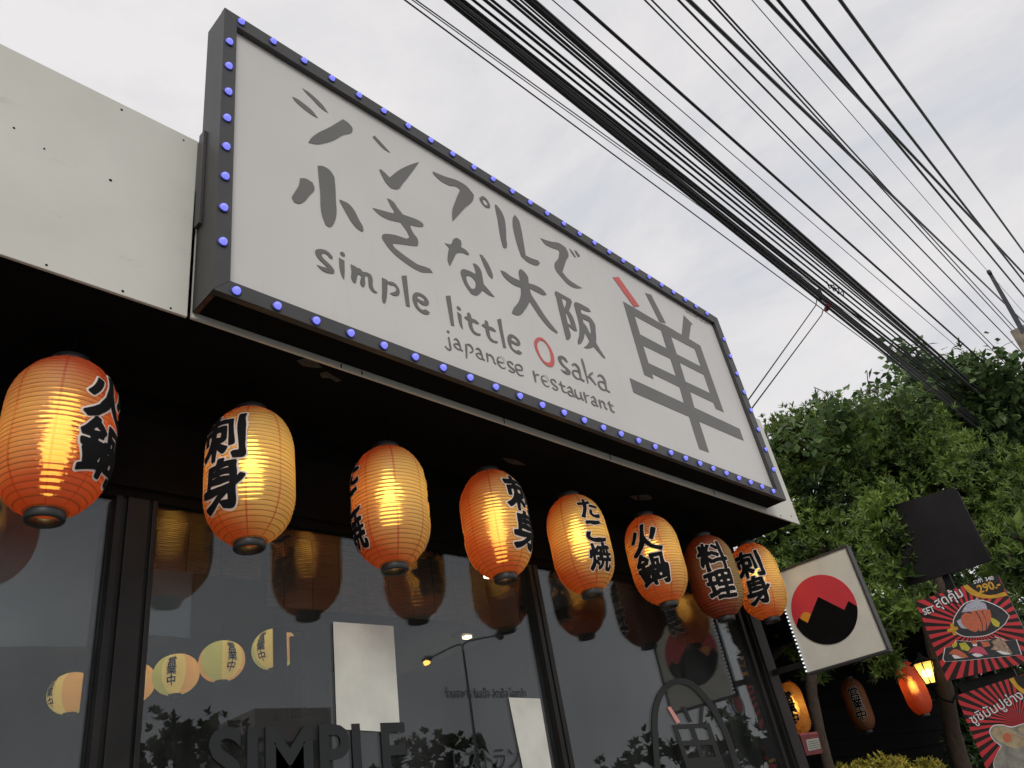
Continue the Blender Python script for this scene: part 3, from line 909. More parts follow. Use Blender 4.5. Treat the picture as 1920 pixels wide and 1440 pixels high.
# ------------------------------------------------------------------ paper lanterns
class Lantern:
    def __init__(self, Rr, h, p, rim):
        self.R, self.h, self.p, self.rim = Rr, h, p, rim
        self.z0 = p * h / 2                       # straight part of the body, then elliptical ends
        self.a = (h / 2 - self.z0) / (1 - (rim / Rr) ** 2) ** 0.5
    def r(self, z):
        t = min(1, max(0, abs(z) - self.z0) / self.a)
        return self.R * (1 - 0.018 * (z / self.h * 2) ** 2) * (1 - t ** 2.15) ** (1 / 2.15)
    def shade(self, ribs, n=56, seed=0):
        prof = []
        for i in range(ribs):
            for s in (0.0, 0.25, 0.5, 0.75):
                z = self.h * ((i + s) / ribs - 0.5)
                prof.append((self.r(z) - 0.0022 * (math.cos(2 * math.pi * s) * 0.5 + 0.5), z))
        prof.append((self.rim, self.h / 2))
        m = MB().lathe(prof, n)
        for i, (x, y, z) in enumerate(m.v):                      # hand-made unevenness
            q = Vector((x * 14 + seed * 3.7, y * 14, z * 9))
            k = 1 + 0.011 * noise.noise(q) + 0.004 * noise.noise(q * 3.1)
            m.v[i] = (x * k, y * k, z + 0.0018 * noise.noise(Vector((z * 60, seed, 0.2))))
        return m
    def wrap(self, mb, chars, size, grow, lift, az0=0.0, gap=0.97, zc=0.0):
        n = len(chars)
        for i, ch in enumerate(chars):
            vs, fs = brush_glyph(ch, grow)
            zz = zc + ((n - 1) / 2 - i) * size * gap
            out = []
            for x, y in vs:
                z = y * size + zz
                t = az0 + x * size / self.R
                rr = self.r(z) + lift
                out.append((rr * math.cos(t), rr * math.sin(t), z))
            mb.add(out, fs)
FIELD, GLYPH = {}, {}
GN = 80
def glyph_field(ch):
    """distance to the strokes of a character, sampled on a grid (units of the em square)"""
    if ch in FIELD: return FIELD[ch]
    vs, fs = text_mesh(ch, 1.0, 0.0)
    x0, x1, y0, y1 = text_bounds(vs)
    cx, cy = (x0 + x1) / 2, (y0 + y1) / 2
    k = (0.80 if ch in 'たこ' else 0.94) / max(x1 - x0, y1 - y0, 0.6)
    lin = np.linspace(-0.66, 0.66, GN)
    gx, gy = np.meshgrid(lin, lin)
    # hand-brush wobble of the sampling positions
    wx, wy, th = np.zeros_like(gx), np.zeros_like(gx), np.zeros_like(gx)
    for i in range(GN):
        for j in range(GN):
            p = Vector((gx[i, j] * 3.1 + ord(ch[0]) % 97, gy[i, j] * 3.1, 0.3))
            wx[i, j], wy[i, j], th[i, j] = noise.noise(p), noise.noise(p + Vector((5, 5, 5))), noise.noise(p * 1.7 + Vector((2, 8, 1)))
    px, py = gx + wx * 0.05, gy + wy * 0.05
    D = np.full_like(gx, 9.0)
    for f in fs:
        t = [((vs[i].x - cx) * k, (vs[i].y - cy) * k) for i in f]
        for m in range(1, len(t) - 1):
            a, b, c = t[0], t[m], t[m + 1]
            area = (b[0] - a[0]) * (c[1] - a[1]) - (b[1] - a[1]) * (c[0] - a[0])
            if abs(area) < 1e-9: continue
            sg = 1 if area > 0 else -1
            ins = np.ones_like(gx, bool)
            for p, q in ((a, b), (b, c), (c, a)):
                ex, ey = q[0] - p[0], q[1] - p[1]
                ins &= sg * (ex * (py - p[1]) - ey * (px - p[0])) >= 0
                u = np.clip(((px - p[0]) * ex + (py - p[1]) * ey) / (ex * ex + ey * ey + 1e-12), 0, 1)
                D = np.minimum(D, np.hypot(px - p[0] - u * ex, py - p[1] - u * ey))
            D[ins] = 0
    FIELD[ch] = (lin, D, th)
    return FIELD[ch]
def brush_glyph(ch, grow):
    key = (ch, round(grow, 4))
    if key in GLYPH: return GLYPH[key]
    lin, D, th = glyph_field(ch)
    F = grow * (1 + 0.35 * th) - D                     # positive inside the inked area
    vid, vs, fs = {}, [], []
    def V(k, x, y):
        if k not in vid:
            vid[k] = len(vs)
            vs.append((x, y))
        return vid[k]
    for i in range(GN - 1):
        for j in range(GN - 1):
            c = [(i, j), (i, j + 1), (i + 1, j + 1), (i + 1, j)]
            f = [F[q] for q in c]
            if max(f) <= 0: continue
            poly = []
            for m in range(4):
                p, q = c[m], c[(m + 1) % 4]
                if f[m] > 0: poly.append(V(p, lin[p[1]], lin[p[0]]))
                fq = f[(m + 1) % 4]
                if (f[m] > 0) != (fq > 0):
                    t = f[m] / (f[m] - fq)
                    x, y = lin[p[1]] + t * (lin[q[1]] - lin[p[1]]), lin[p[0]] + t * (lin[q[0]] - lin[p[0]])
                    poly.append(V((min(p, q), max(p, q)), x, y))
            if len(poly) >= 3: fs.append(tuple(poly))
    GLYPH[key] = (vs, fs)
    return GLYPH[key]

LT = Lantern(0.1275, 0.418, 0.30, 0.040)
def lantern(name, shape, label, group, loc, text, az, paper, size, lit=1.0, cord=0.06, rim_h=0.021, ribs=32, tilt=(0, 0), bold=0.033, both=True, cat='lantern', tube=False):
    e = empty(name, loc, label, cat, group, rot=(tilt[0], tilt[1], az))
    sh = shape.shade(ribs, seed=sum(loc) * 5)
    s = sh.build('paper_shade', paper, e, (0, 0, 0))
    h = shape.h / 2
    r0 = shape.rim
    rg = MB()
    rg.lathe([(r0 - 0.004, -h + 0.002), (r0 + 0.001, -h + 0.004), (r0 + 0.004, -h - 0.001), (r0 + 0.004, -h - rim_h + 0.004), (r0 + 0.001, -h - rim_h), (r0 - 0.006, -h - rim_h), (r0 - 0.008, -h - rim_h + 0.003), (r0 - 0.006, -h), (r0 - 0.004, -h + 0.002)], 40)
    rg.build('bottom_ring', M['black_plastic'], e, (0, 0, 0))
    cp = MB()
    cp.lathe([(r0 + 0.004, h - 0.003), (r0 + 0.006, h + 0.002), (r0 + 0.006, h + 0.016), (r0, h + 0.02), (0.004, h + 0.022), (0.0, h + 0.022)], 40)
    cp.build('top_cap', M['black_plastic'], e, (0, 0, 0))
    cd_ = MB()
    cd_.tube([(0, 0, h + 0.02), (0.003, 0, h + 0.02 + cord * 0.5), (0, 0, h + 0.02 + cord)], 0.0035, 8)
    cd_.build('hanging_cord', M['black'], e, (0, 0, 0))
    bl = MB()
    if tube:
        bl.lathe([(0.0, -0.125), (0.012, -0.123), (0.019, -0.115), (0.021, 0.0), (0.019, 0.065), (0.0, 0.07)], 20)  # bulb stretched into a tall tube to shape the vertical streak
    else:
        bl.lathe([(0.0, -0.036), (0.016, -0.031), (0.027, -0.015), (0.030, 0.0), (0.027, 0.014), (0.018, 0.030), (0.013, 0.045), (0.013, 0.07), (0.0, 0.07)], 20, (0, 0, 0.0))
    b = bl.build('bulb', M['tube'] if tube else M['bulb'] if lit > 0 else M['bulb_off'], e, (0, 0, 0.01))
    st = MB()
    st.lathe([(0.0, 0.071), (0.018, 0.072), (0.018, 0.11), (0.004, 0.115), (0.003, h + 0.02)], 14)
    st.build('bulb_socket', M['black'], e, (0, 0, 0.01))
    if lit > 0:
        pl = bpy.data.lights.new('bulb_light', 'POINT')
        pl.energy = 0.46 * lit
        pl.color = (1.0, 0.74, 0.36)
        pl.shadow_soft_size = 0.034
        po = bpy.data.objects.new('bulb_light', pl)
        C.objects.link(po)
        po.parent = e
        po.location = (0, 0, 0.0)
    if text:
        azs = (0.0, math.pi) if both else (0.0,)
        for a0 in azs:
            ol, tx = MB(), MB()
            shape.wrap(ol, text, size, bold + 0.031, 0.0026, a0)
            shape.wrap(tx, text, size, bold, 0.0038, a0)
            t = tx.build('lettering', M['letter_black'], e, (0, 0, 0))
            ol.build('lettering_outline', M['letter_edge'], t, (0, 0, 0))
    return e

LY_ = 0.334
LZ = (2.662, 2.661, 2.654, 2.673, 2.662, 2.660, 2.632, 2.655)
SASHIMI, HOTPOT, TAKO, DISH = '刺身', '火鍋', 'たこ焼', '料理'
row = [  # x, text, azimuth of the text, azimuth of the sun-bleached side, fade, lit, label
    (-0.220, HOTPOT, R(-53), -2.6, -0.38, 1.15, 'red orange paper lantern at the left edge, hanging in front of the black pillar'),
    (0.295, SASHIMI, R(-157), -0.8, 0.34, 1.0, 'pale yellow paper lantern second from the left with text on its left half'),
    (0.805, TAKO, R(-197), -0.9, 0.14, 1.0, 'yellow lantern third from the left, text only at its two edges'),
    (1.315, SASHIMI, R(-80), -0.6, 0.14, 1.1, 'deep orange lantern fourth from the left with a bright vertical streak'),
    (1.815, TAKO, R(-109), -1.0, 0.26, 1.0, 'amber lantern bearing three characters, in the middle of the row'),
    (2.375, HOTPOT, R(-161), -0.5, 0.26, 1.05, 'amber lantern with a hot pot inscription, left of the unlit lantern'),
    (2.888, DISH, R(-141), -0.5, 0.12, 0.0, 'unlit brownish paper lantern between two glowing ones'),
    (3.375, SASHIMI, R(-165), -0.5, 0.30, 1.0, 'orange lantern at the right end of the row beside the round mountain sign'),
]
TILT = [(0, 0), (0, 0), (0, 0.0), (0, 0), (0, 0), (0, 0), (0, 0), (0, 0)]
random.seed(7)
for i, (x, txt, az, fd, fade, lit, label) in enumerate(row):
    pm = paper_mat('lantern_paper_%d' % i, fd - az, fade)
    lantern('paper_lantern', LT, label, 'large paper lanterns under the soffit', (x, LY_ + random.uniform(-.004, .004), LZ[i]), txt, az, pm,
            0.150 if len(txt) == 2 else 0.110, lit, cord=2.988 - LZ[i] - 0.415 / 2 - 0.02, tube=i in (0, 3), tilt=(random.uniform(-.018, .018), random.uniform(-.018, .018)))

# ------------------------------------------------------------------ things on the glass
def sheet(name, pts, label, cat, material, th=0.0006, y=GY - 0.0012):
    q = [at(u, v, 1, y) for u, v in pts]
    m = MB()
    m.prism(q, (0, th, 0))
    return tag(m.build(name, material), label, cat)
def paper(pts, label):
    q = [at(u, v, 1, GY - 0.0015) for u, v in pts]
    n = 10
    vs, fs = [], []
    for j in range(n + 1):
        for i in range(n + 1):
            a, b = i / n, j / n
            p = (q[0] * (1 - a) + q[1] * a) * (1 - b) + (q[3] * (1 - a) + q[2] * a) * b
            wob = 0.0015 * noise.noise(p * 9) + (0.006 * max(0, b - 0.8) * a)
            vs.append((p.x, p.y - 0.001 - abs(wob), p.z))
    for j in range(n):
        for i in range(n):
            fs.append((j * (n + 1) + i, j * (n + 1) + i + 1, (j + 1) * (n + 1) + i + 1, (j + 1) * (n + 1) + i))
    m = MB()
    m.add(vs, fs, True)
    e = m.build('paper_sheet', M['paper_sheet'])
    tag(e, label, 'paper')
    return e
paper([(624, 1166), (737, 1174), (750, 1374), (631, 1367)], 'larger blank white sheet taped to the glass above the big letters')
paper([(953, 1308), (1012, 1310), (1036, 1452), (982, 1452)], 'narrow blank white sheet taped to the glass beside the window post')

def glass_text(name, body, a, b, h, material, label, bold=0.0, lift=0.0018):
    mb = MB()
    p0, p1 = at(*a, 1, GY), at(*b, 1, GY)
    p1 = Vector((p1.x, p1.y, p0.z))
    plane_text(mb, body, p0, p1, h, Vector((0, 0, 1)), Vector((0, -1, 0)), bold, lift)
    return tag(mb.build(name, material), label, 'lettering')
pS = at(398, 1359, 1, GY)
mbS = MB()
plane_text(mbS, 'SIMPLE', Vector((0.318, GY, 2.024 - 0.17)), Vector((0.985, GY, 2.024 - 0.17)), 0.17, Vector((0, 0, 1)), Vector((0, -1, 0)), 0.022, 0.0042)
tag(mbS.build('window_lettering', M['glass_ink']), 'large dark capital letters SIMPLE on the glass below the white sheet', 'lettering')
mbT = MB()
plane_text(mbT, 'ร้านอาหาร ซิมเปิ้ล ลิตเติ้ล โอซาก้า', Vector((1.181, GY, 2.098)), Vector((1.592, GY, 2.098)), 0.036, Vector((0, 0, 1)), Vector((0, -1, 0)), 0.0, 0.0018)
tag(mbT.build('window_lettering', M['glass_ink']), 'small Thai line of dark letters on the glass above the narrow sheet', 'lettering')
mbJ = MB()
plane_text(mbJ, 'レストラン', Vector((1.180, GY, 1.858)), Vector((1.500, GY, 1.858)), 0.068, Vector((0, 0, 1)), Vector((0, -1, 0)), 0.004, 0.0018)
tag(mbJ.build('window_lettering', M['glass_ink']), 'dark Japanese katakana line on the glass left of the narrow sheet', 'lettering')

def window_logo():
    e = empty('window_logo', (2.62, GY, 1.9), 'dark arch outline enclosing a small square character on the right pane', 'logo')
    def z5(l): return [(980 + a / 3.272, 1000 + b / 3.272) for a, b in l]
    def up(l, y): return [at(u, v, 1, y) for u, v in l]
    arch = z5([(840, 1500), (828, 1440), (815, 1250), (812, 1130), (830, 1030), (870, 955), (930, 912), (990, 908), (1055, 940), (1130, 1020), (1190, 1110), (1250, 1230), (1300, 1380), (1330, 1500)])
    l = stroke_loop(arch, 11.0, 1.0)
    m = MB()
    m.prism([at(p.x, p.y, 1, GY - 0.0030) for p in l], (0, 0.0006, 0))
    m.build('arch', M['grey_vinyl'], e)
    m = MB()
    m.prism(up(z5([(888, 1068), (906, 1061), (968, 1158), (945, 1166)]), GY - 0.0022), (0, 0.0006, 0))
    m.build('pink_stroke', M['pink_ink'], e)
    m = MB()
    for k, q in enumerate(([(975, 1064), (994, 1058), (1042, 1154), (1022, 1160)], [(1092, 1066), (1112, 1064), (1104, 1168), (1086, 1166)])):
        m.prism(up(z5(q), GY - 0.0022), (0, 0.0006, 0))
    P = lambda f, g_: (918 + 228 * f + 70 * g_, 1174 - 10 * f + 210 * g_)
    outer = [P(0, 0), P(1, 0), P(1.02, 1.3), P(0, 1.3)]
    holes = []
    for i in range(2):
        for j in range(2):
            f0, f1 = 0.12 + 0.44 * i, 0.44 + 0.44 * i
            g0, g1 = 0.13 + 0.50 * j, 0.48 + 0.50 * j
            holes.append(up(z5([P(f0, g0), P(f1, g0), P(f1, g1), P(f0, g1)]), GY - 0.0018))
    m.prism(up(z5(outer), GY - 0.0018), (0, 0.0006, 0), holes)
    m.build('character', M['grey_vinyl'], e)
window_logo()

# ------------------------------------------------------------------ inside the restaurant
RL = Lantern(0.152, 0.26, 0.0, 0.042)
def round_paper(name, cols):
    m = bpy.data.materials.new(name)
    m.use_nodes = True
    nt = m.node_tree
    nt.nodes.clear()
    g = N(m)
    t = g('ShaderNodeTexCoord').outputs['Object']
    s = g('ShaderNodeSeparateXYZ', t)
    az = g.math('ARCTAN2', s.outputs[1], s.outputs[0])
    f = g.math('FRACT', g.math('ADD', g.math('DIVIDE', az, 2 * math.pi), 1.07))
    rp = g('ShaderNodeValToRGB', f)
    rp.color_ramp.interpolation = 'CONSTANT'
    el = rp.color_ramp.elements
    el[0].color = (*cols[0], 1)
    el[1].position = 1 / 6
    el[1].color = (*cols[1], 1)
    for k in range(2, 6):
        x = el.new(k / 6)
        x.color = (*cols[k % len(cols)], 1)
    rb = g.math('ABSOLUTE', g.math('SUBTRACT', g.math('FRACT', g.math('MULTIPLY', s.outputs[2], 24 / 0.27)), 0.5))
    rw = g('ShaderNodeMapRange', rb)
    rw.inputs['From Min'].default_value = 0.40
    rw.inputs['From Max'].default_value = 0.5
    col = g.mix(g.math('MULTIPLY', rw.outputs['Result'], 0.35), rp.outputs['Color'], (0.2, 0.12, 0.04, 1))
    d = g('ShaderNodeBsdfDiffuse', col)
    tl = g('ShaderNodeBsdfTranslucent', col)
    mx = g('ShaderNodeMixShader', 0.6, d.outputs[0], tl.outputs[0])
    o = g('ShaderNodeOutputMaterial')
    nt.links.new(mx.outputs[0], o.inputs['Surface'])
    return m
M['round'] = round_paper('round_lantern_paper', [(0.76, 0.66, 0.40), (0.74, 0.46, 0.30), (0.50, 0.56, 0.34)])
spots = [(135, 1300, 0.2, 'round lantern inside the left window, half hidden by the pillar'),
         (247, 1281, 1.2, 'round lantern inside, cut off by the right side of the pillar'),
         (330, 1265, -2.2, 'round green and peach lantern inside, second from the pillar'),
         (416, 1240, -1.6, 'round lantern inside with a green front gore, third from the pillar'),
         (515, 1217, 0.4, 'round lantern inside, partly hidden behind the hanging board')]
for u, v, az, lb in spots:
    p = depth(u, v, 5.3)
    lantern('round_lantern', RL, lb, 'round lanterns inside the restaurant', p, '営業中', az, M['round'], 0.066, 0.55, cord=0.25, rim_h=0.02, ribs=24, bold=0.016, both=True)
def interior():
    # slatted bamboo blinds just inside the glass
    bm_ = mat('bamboo_slats', (0.20, 0.105, 0.05), 0.6, var=0.45, scale=40, stretch=(0.3, 1, 6))
    st = mat('blind_string', (0.03, 0.02, 0.012), 0.8)
    for x0, x1, zb, lab in ((0.16, 0.60, 2.535, 'short bamboo blind rolled high behind the glass next to the pillar'),
                            (0.625, 1.69, 2.45, 'wide bamboo blind behind the middle window above the white sheet')):
        e = empty('bamboo_blind', ((x0 + x1) / 2, 0.80, zb), lab, 'blind')
        m = MB()
        n = int((2.95 - zb) / 0.0075)
        for i in range(n):
            z = zb + i * 0.0075
            yy = 0.80 + 0.004 * noise.noise(Vector((z * 9, 1, x0)))
            m.box((x0, yy, z), (x1, yy + 0.003, z + 0.0062))
        m.build('slats', bm_, e)
        m = MB()
        k = 0
        while x0 + 0.06 + k * 0.115 < x1:
            x = x0 + 0.06 + k * 0.115
            m.tube([(x, 0.796, 2.95), (x + 0.004, 0.795, (2.95 + zb) / 2), (x, 0.796, zb)], 0.0016, 6)
            k += 1
        m.build('string', st, e)
    cl = mat('pale_sheet', (0.42, 0.41, 0.38), 0.9, var=0.12, scale=5)
    for x0, x1, zb, lab in ((-1.6, 0.118, 2.315, 'pale hanging sheet inside the left window'), (0.14, 0.403, 2.36, 'short pale hanging sheet right of the black pillar')):
        m = MB()
        vs, fs = [], []
        n = 40
        for i in range(n + 1):
            x = x0 + (x1 - x0) * i / n
            y = 0.90 + 0.006 * math.sin(x * 31)
            vs += [(x, y, zb + 0.012 * noise.noise(Vector((x * 3, 0, 0)))), (x, y, 2.96)]
        for i in range(n):
            fs.append((2 * i, 2 * i + 2, 2 * i + 3, 2 * i + 1))
        m.add(vs, fs, True)
        o = m.build('pale_hanging_sheet', cl)  # wavy pale sheet for the paler rectangle behind the glass
        sd_ = o.modifiers.new('thickness', 'SOLIDIFY')
        sd_.thickness = 0.003
        tag(o, lab, 'curtain')
    p = depth(525, 1215, 4.0)
    m = MB()
    rt = ROW[0].copy(); rt.z = 0; rt.normalize()
    def bb(a0, a1, z0, z1):
        q = [p + rt * a0 + Vector((0, 0, z0)), p + rt * a1 + Vector((0, 0, z0)), p + rt * a1 + Vector((0, 0, z1)), p + rt * a0 + Vector((0, 0, z1))]
        m.prism(q, (0, 0.012, 0))
    bb(-0.030, 0.035, -0.35, 0.085); bb(0.055, 0.105, -0.35, 0.05); bb(0.125, 0.24, -0.35, 0.05)
    m.prism([p + rt * -0.030 + Vector((0, 0, 0.0855)), p + rt * 0.24 + Vector((0, 0, 0.051)), p + rt * 0.24 + Vector((0, 0, 0.075)), p + rt * -0.03 + Vector((0, 0, 0.11))], (0, 0.012, 0))
    tag(m.build('hanging_board', M['black']), 'dark slotted board hanging in front of a round lantern inside', 'board')
    for u, v, lab in ((876, 1197, 'small square ceiling lamp glowing inside behind the middle window'), (915, 1083, 'small ceiling lamp glowing inside beneath the fourth lantern'), (258, 1363, 'small lit spot lamp inside at the pillar edge')):
        d = ray(u, v)
        t = 4.4 if v < 1300 else 6.0
        q = CAM + d * t
        e = empty('ceiling_lamp', q, lab, 'lamp')
        m = MB()
        m.box((-0.075, -0.05, 0.012), (0.075, 0.05, 0.035), 0.004)
        m.build('housing', M['frame'], e, (0, 0, 0))
        m = MB()
        m.box((-0.022, -0.018, 0.0), (0.022, 0.018, 0.0115), 0.003)
        m.build('lamp_lens', bulb_mat('lamp_glow', (1.0, 0.72, 0.38), 9), e, (0, 0, 0))
interior()

# ------------------------------------------------------------------ round mountain sign projecting from the end post
def sun_sign():
    X = 3.63
    Y0, Y1, Z0, Z1 = -0.118, 0.352, 2.158, 2.735
    e = empty('projecting_sign', (X, Y1, Z0), 'square projecting sign with a red disc and black mountains beside the end lantern', 'sign')
    f = MB()
    t, w = 0.055, 0.012
    f.box((X, Y0, Z0), (X + t, Y1, Z0 + w), 0.002)
    f.box((X, Y0, Z1 - w), (X + t, Y1, Z1), 0.002)
    f.box((X, Y0, Z0 + w + .0005), (X + t, Y0 + w, Z1 - w - .0005), 0.002)
    f.box((X, Y1 - w * .4, Z0 + w + .0005), (X + t, Y1, Z1 - w - .0005), 0.001)
    f.build('frame', M['frame'], e)
    p = MB()
    p.box((X + 0.006, Y0 + w + .0005, Z0 + w + .0005), (X + t - 0.006, Y1 - w * .4 - .0005, Z1 - w - .0005))
    pn = p.build('face_panel', mat('cream_sign_face', (0.72, 0.70, 0.61), 0.45, var=0.10, scale=6), e)
    def q(zx, zy, l): return at(1440 + zx / 4.646, 980 + zy / 4.646, 0, X + 0.0058 - l)
    pl, pr, pt, pb = q(183, 730, 0), q(800, 770, 0), q(470, 433, 0), q(490, 1085, 0)
    cy, cz = (pl.y + pr.y) / 2, (pt.z + pb.z) / 2
    ry_, rz_ = abs(pl.y - pr.y) / 2, abs(pt.z - pb.z) / 2
    rr = (ry_ + rz_) / 2
    def circ(n, r_, l, c=(cy, cz)): return [Vector((X + 0.0058 - l, c[0] + r_ * math.cos(2 * math.pi * i / n), c[1] + r_ * math.sin(2 * math.pi * i / n))) for i in range(n)]
    m = MB()
    m.prism(circ(72, rr, 0.0012), (0.0012, 0, 0))
    m.build('red_disc', mat('red_sign_ink', (0.64, 0.040, 0.055), 0.6, var=0.08, scale=5), pn)
    s0 = q(338, 838, 0)
    m = MB()
    m.prism(circ(32, 0.036, 0.0020, (s0.y, s0.z)), (0.0007, 0, 0))
    m.build('orange_disc', mat('orange_sign_ink', (0.75, 0.30, 0.03), 0.45), pn)
    ridge = [q(a, b2, 0.0028) for a, b2 in ((232, 912), (265, 828), (345, 873), (437, 645), (665, 760), (700, 682), (795, 728))]
    a0 = math.atan2(ridge[-1].z - cz, ridge[-1].y - cy)
    a1 = math.atan2(ridge[0].z - cz, ridge[0].y - cy)
    while a1 < a0: a0 -= 2 * math.pi
    loop = [ridge[0]] + ridge[1:-1]
    x_ = X + 0.0058 - 0.0028
    arc = []
    n = 40
    lo = a0
    hi = a1 - 2 * math.pi if a1 - a0 < 0 else a1
    span = (a1 - a0)
    # walk round the bottom of the disc from the right end of the ridge to the left end
    go = -(2 * math.pi - span) if math.sin((a0 + a1) / 2) > 0 else span
    for i in range(n + 1):
        a = a0 + go * i / n
        arc.append(Vector((x_, cy + rr * math.cos(a), cz + rr * math.sin(a))))
    m = MB()
    m.prism(ridge[1:-1] + arc, (0.0007, 0, 0))
    m.build('mountains', M['black'], pn)
    b = MB()
    b.box((X + 0.012, Y1 + 0.0005, 2.205), (X + 0.036, 0.5445, 2.235), 0.002)
    b.build('bracket_arm', M['post'], e)
    bu = MB()
    bu.lathe([(0.0, 0.006), (0.0045, 0.004), (0.005, 0.0)], 10)
    bo = bu.build('bulb', bulb_mat('white_led', (0.9, 0.95, 1.0), 1.3))
    C.objects.unlink(bo)
    for i in range(26):
        o = bo.copy()
        C.objects.link(o)
        o.parent = e
        o.rotation_euler = (0, R(-90), 0)
        o.location = Vector((X + 0.0005, Y1 - 0.0028, Z0 + 0.02 + i * 0.0212)) - e.location
sun_sign()

# ------------------------------------------------------------------ menu boards further along the pavement
def boards():
    X = 5.3
    blk = MB()
    q = [at(u, v, 0, X + 0.02) for u, v in ((1629, 966), (1635, 959), (1780, 916), (1788, 915), (1795, 921), (1856, 1046), (1852, 1053), (1708, 1097), (1700, 1095), (1695, 1089))]
    blk.prism(q, (0.03, 0, 0))
    tag(blk.build('blank_board', mat('black_board_paint', (0.016, 0.0145, 0.015), 0.7, spec=0.2, var=0.4, scale=3)), 'plain black board with rounded corners standing among the leaves', 'board')
    po = empty('sign_post', (X + 0.09, -0.20, 0), 'black metal post carrying the menu boards', 'post')
    m = MB()
    pc = at(1781, 1095, 0, X + 0.08)
    m.box((X + 0.058, pc.y - 0.025, 0), (X + 0.098, pc.y + 0.025, 3.0), 0.003)
    m.build('upright', M['post'], po)
    c = [at(1800, 1290, 0, X + 0.05), at(1905, 1262, 0, X + 0.05)]
    m = MB()
    m.box((X + 0.035, c[1].y, c[0].z - 0.03), (X + 0.056, c[0].y, c[0].z + 0.03))
    m.build('cross_plate', M['post'], po)
    red = mat('menu_red_print', (0.62, 0.05, 0.06), 0.4, var=0.1, scale=5)
    dark = mat('menu_black_print', (0.022, 0.019, 0.017), 0.4)
    white = mat('menu_white_print', (0.80, 0.80, 0.80), 0.45)
    yel = mat('menu_yellow_print', (0.66, 0.36, 0.04), 0.45, var=0.2, scale=30)
    lem = mat('menu_lemon_print', (0.55, 0.50, 0.06), 0.45, var=0.2, scale=40)
    sal = mat('menu_salmon_print', (0.62, 0.17, 0.09), 0.4, var=0.35, scale=60, stretch=(1, 4, 1))
    tuna = mat('menu_tuna_print', (0.60, 0.10, 0.17), 0.4, var=0.2, scale=40)
    eel = mat('menu_eel_print', (0.42, 0.28, 0.20), 0.5, var=0.5, scale=60)
    lav = mat('menu_noodle_print', (0.50, 0.49, 0.58), 0.5, var=0.5, scale=70, stretch=(1, 3, 1))
    grey = mat('menu_plate_print', (0.045, 0.047, 0.05), 0.4, var=0.3, scale=20)
    shell = mat('menu_shell_print', (0.46, 0.36, 0.22), 0.5, var=0.35, scale=25)
    wood = mat('menu_dish_print', (0.30, 0.29, 0.25), 0.5, var=0.4, scale=20)
    edge = mat('board_edge', (0.05, 0.05, 0.05), 0.4)
    def board(quad, label):
        e = empty('menu_board', (X, (quad[0].y + quad[1].y) / 2, quad[3].z), label, 'menu board')
        m_ = MB()
        m_.prism([p for p in quad], (0.022, 0, 0))
        m_.build('panel', dark, e)
        return e
    def rays(e, quad, c, n, l=0.0008, ph=0.0):
        m_ = MB()
        ctr = Vector((X - l, c.y, c.z))
        loop = [Vector((X - l, p.y, p.z)) for p in quad]
        edges = [(loop[i], loop[(i + 1) % 4]) for i in range(4)]
        def hit(a):
            d = Vector((0, math.cos(a), math.sin(a)))
            best = None
            for k, (p, q_) in enumerate(edges):
                s_ = q_ - p
                den = d.y * s_.z - d.z * s_.y
                if abs(den) < 1e-9: continue
                w = p - ctr
                t = (w.y * s_.z - w.z * s_.y) / den
                u_ = (w.y * d.z - w.z * d.y) / den
                if t > 0 and -1e-6 <= u_ <= 1 + 1e-6 and (best is None or t < best[0]): best = (t, k)
            return ctr + d * best[0] * 0.997, best[1]
        for i in range(n):
            a, b2 = 2 * math.pi * (i + ph) / n, 2 * math.pi * (i + ph + 0.5) / n
            p, k = hit(a)
            q_, k2 = hit(b2)
            pts = [ctr, p]
            if k != k2:
                common = [v for v in edges[k] if any((v - w).length < 1e-9 for w in edges[k2])]
                if common: pts.append(ctr + (common[0] - ctr) * 0.997)
            pts.append(q_)
            m_.prism(pts, (0.0005, 0, 0))
        m_.build('red_rays', red, e)
    def poly(e, name, loops, material, P, l, smooth=True):
        m_ = MB()
        for k, lp in enumerate(loops):
            q_ = [P(a, b2, l + k * 0.00012) for a, b2 in lp]
            if smooth:
                q2 = smooth_loop([Vector((v.y, v.z)) for v in q_], 4, 60)
                q_ = [Vector((q_[0].x, v.x, v.y)) for v in q2]
            m_.prism(q_, (0.0004, 0, 0))
        return m_.build(name, material, e)
    def grow(l, k):
        cx, cy = sum(a for a, b2 in l) / len(l), sum(b2 for a, b2 in l) / len(l)
        return [(cx + (a - cx) * (1 + k / math.hypot(a - cx, b2 - cy)), cy + (b2 - cy) * (1 + k / math.hypot(a - cx, b2 - cy))) for a, b2 in l]
    def text(e, name, body, a, b2, h, P, material, l, bold, edge_m=None, eb=0.05):
        p0, p1 = P(*a, l), P(*b2, l)
        upv = Vector((0, -(p1 - p0).z, (p1 - p0).y)).normalized()
        if upv.z < 0: upv = -upv
        m_ = MB()
        plane_text(m_, body, p0, p1, h, upv, Vector((-1, 0, 0)), bold, 0.0)
        t = m_.build(name, material, e)
        if edge_m:
            m_ = MB()
            plane_text(m_, body, p0 - (p1 - p0) * 0.012 - upv * h * 0.04, p1 + (p1 - p0) * 0.012 - upv * h * 0.04, h * 1.09, upv, Vector((-1, 0, 0)), bold + eb, -0.0006)
            m_.build('lettering_outline', edge_m, t)
        return t
    # upper board
    P = lambda a, b2, l: at(1660 + a / 5.538, 1040 + b2 / 5.538, 0, X - l)
    quad = [P(310, 488, 0), P(1170, 205, 0), P(1589, 1096, 0), P(640, 1312, 0)]
    e = board(quad, 'upper red and black sunburst menu board priced 290 with sashimi and sushi')
    rays(e, quad, P(930, 740, 0), 34)
    corner = [(815, 322), (880, 378), (970, 418), (1080, 440), (1262, 405), (1170, 207)]
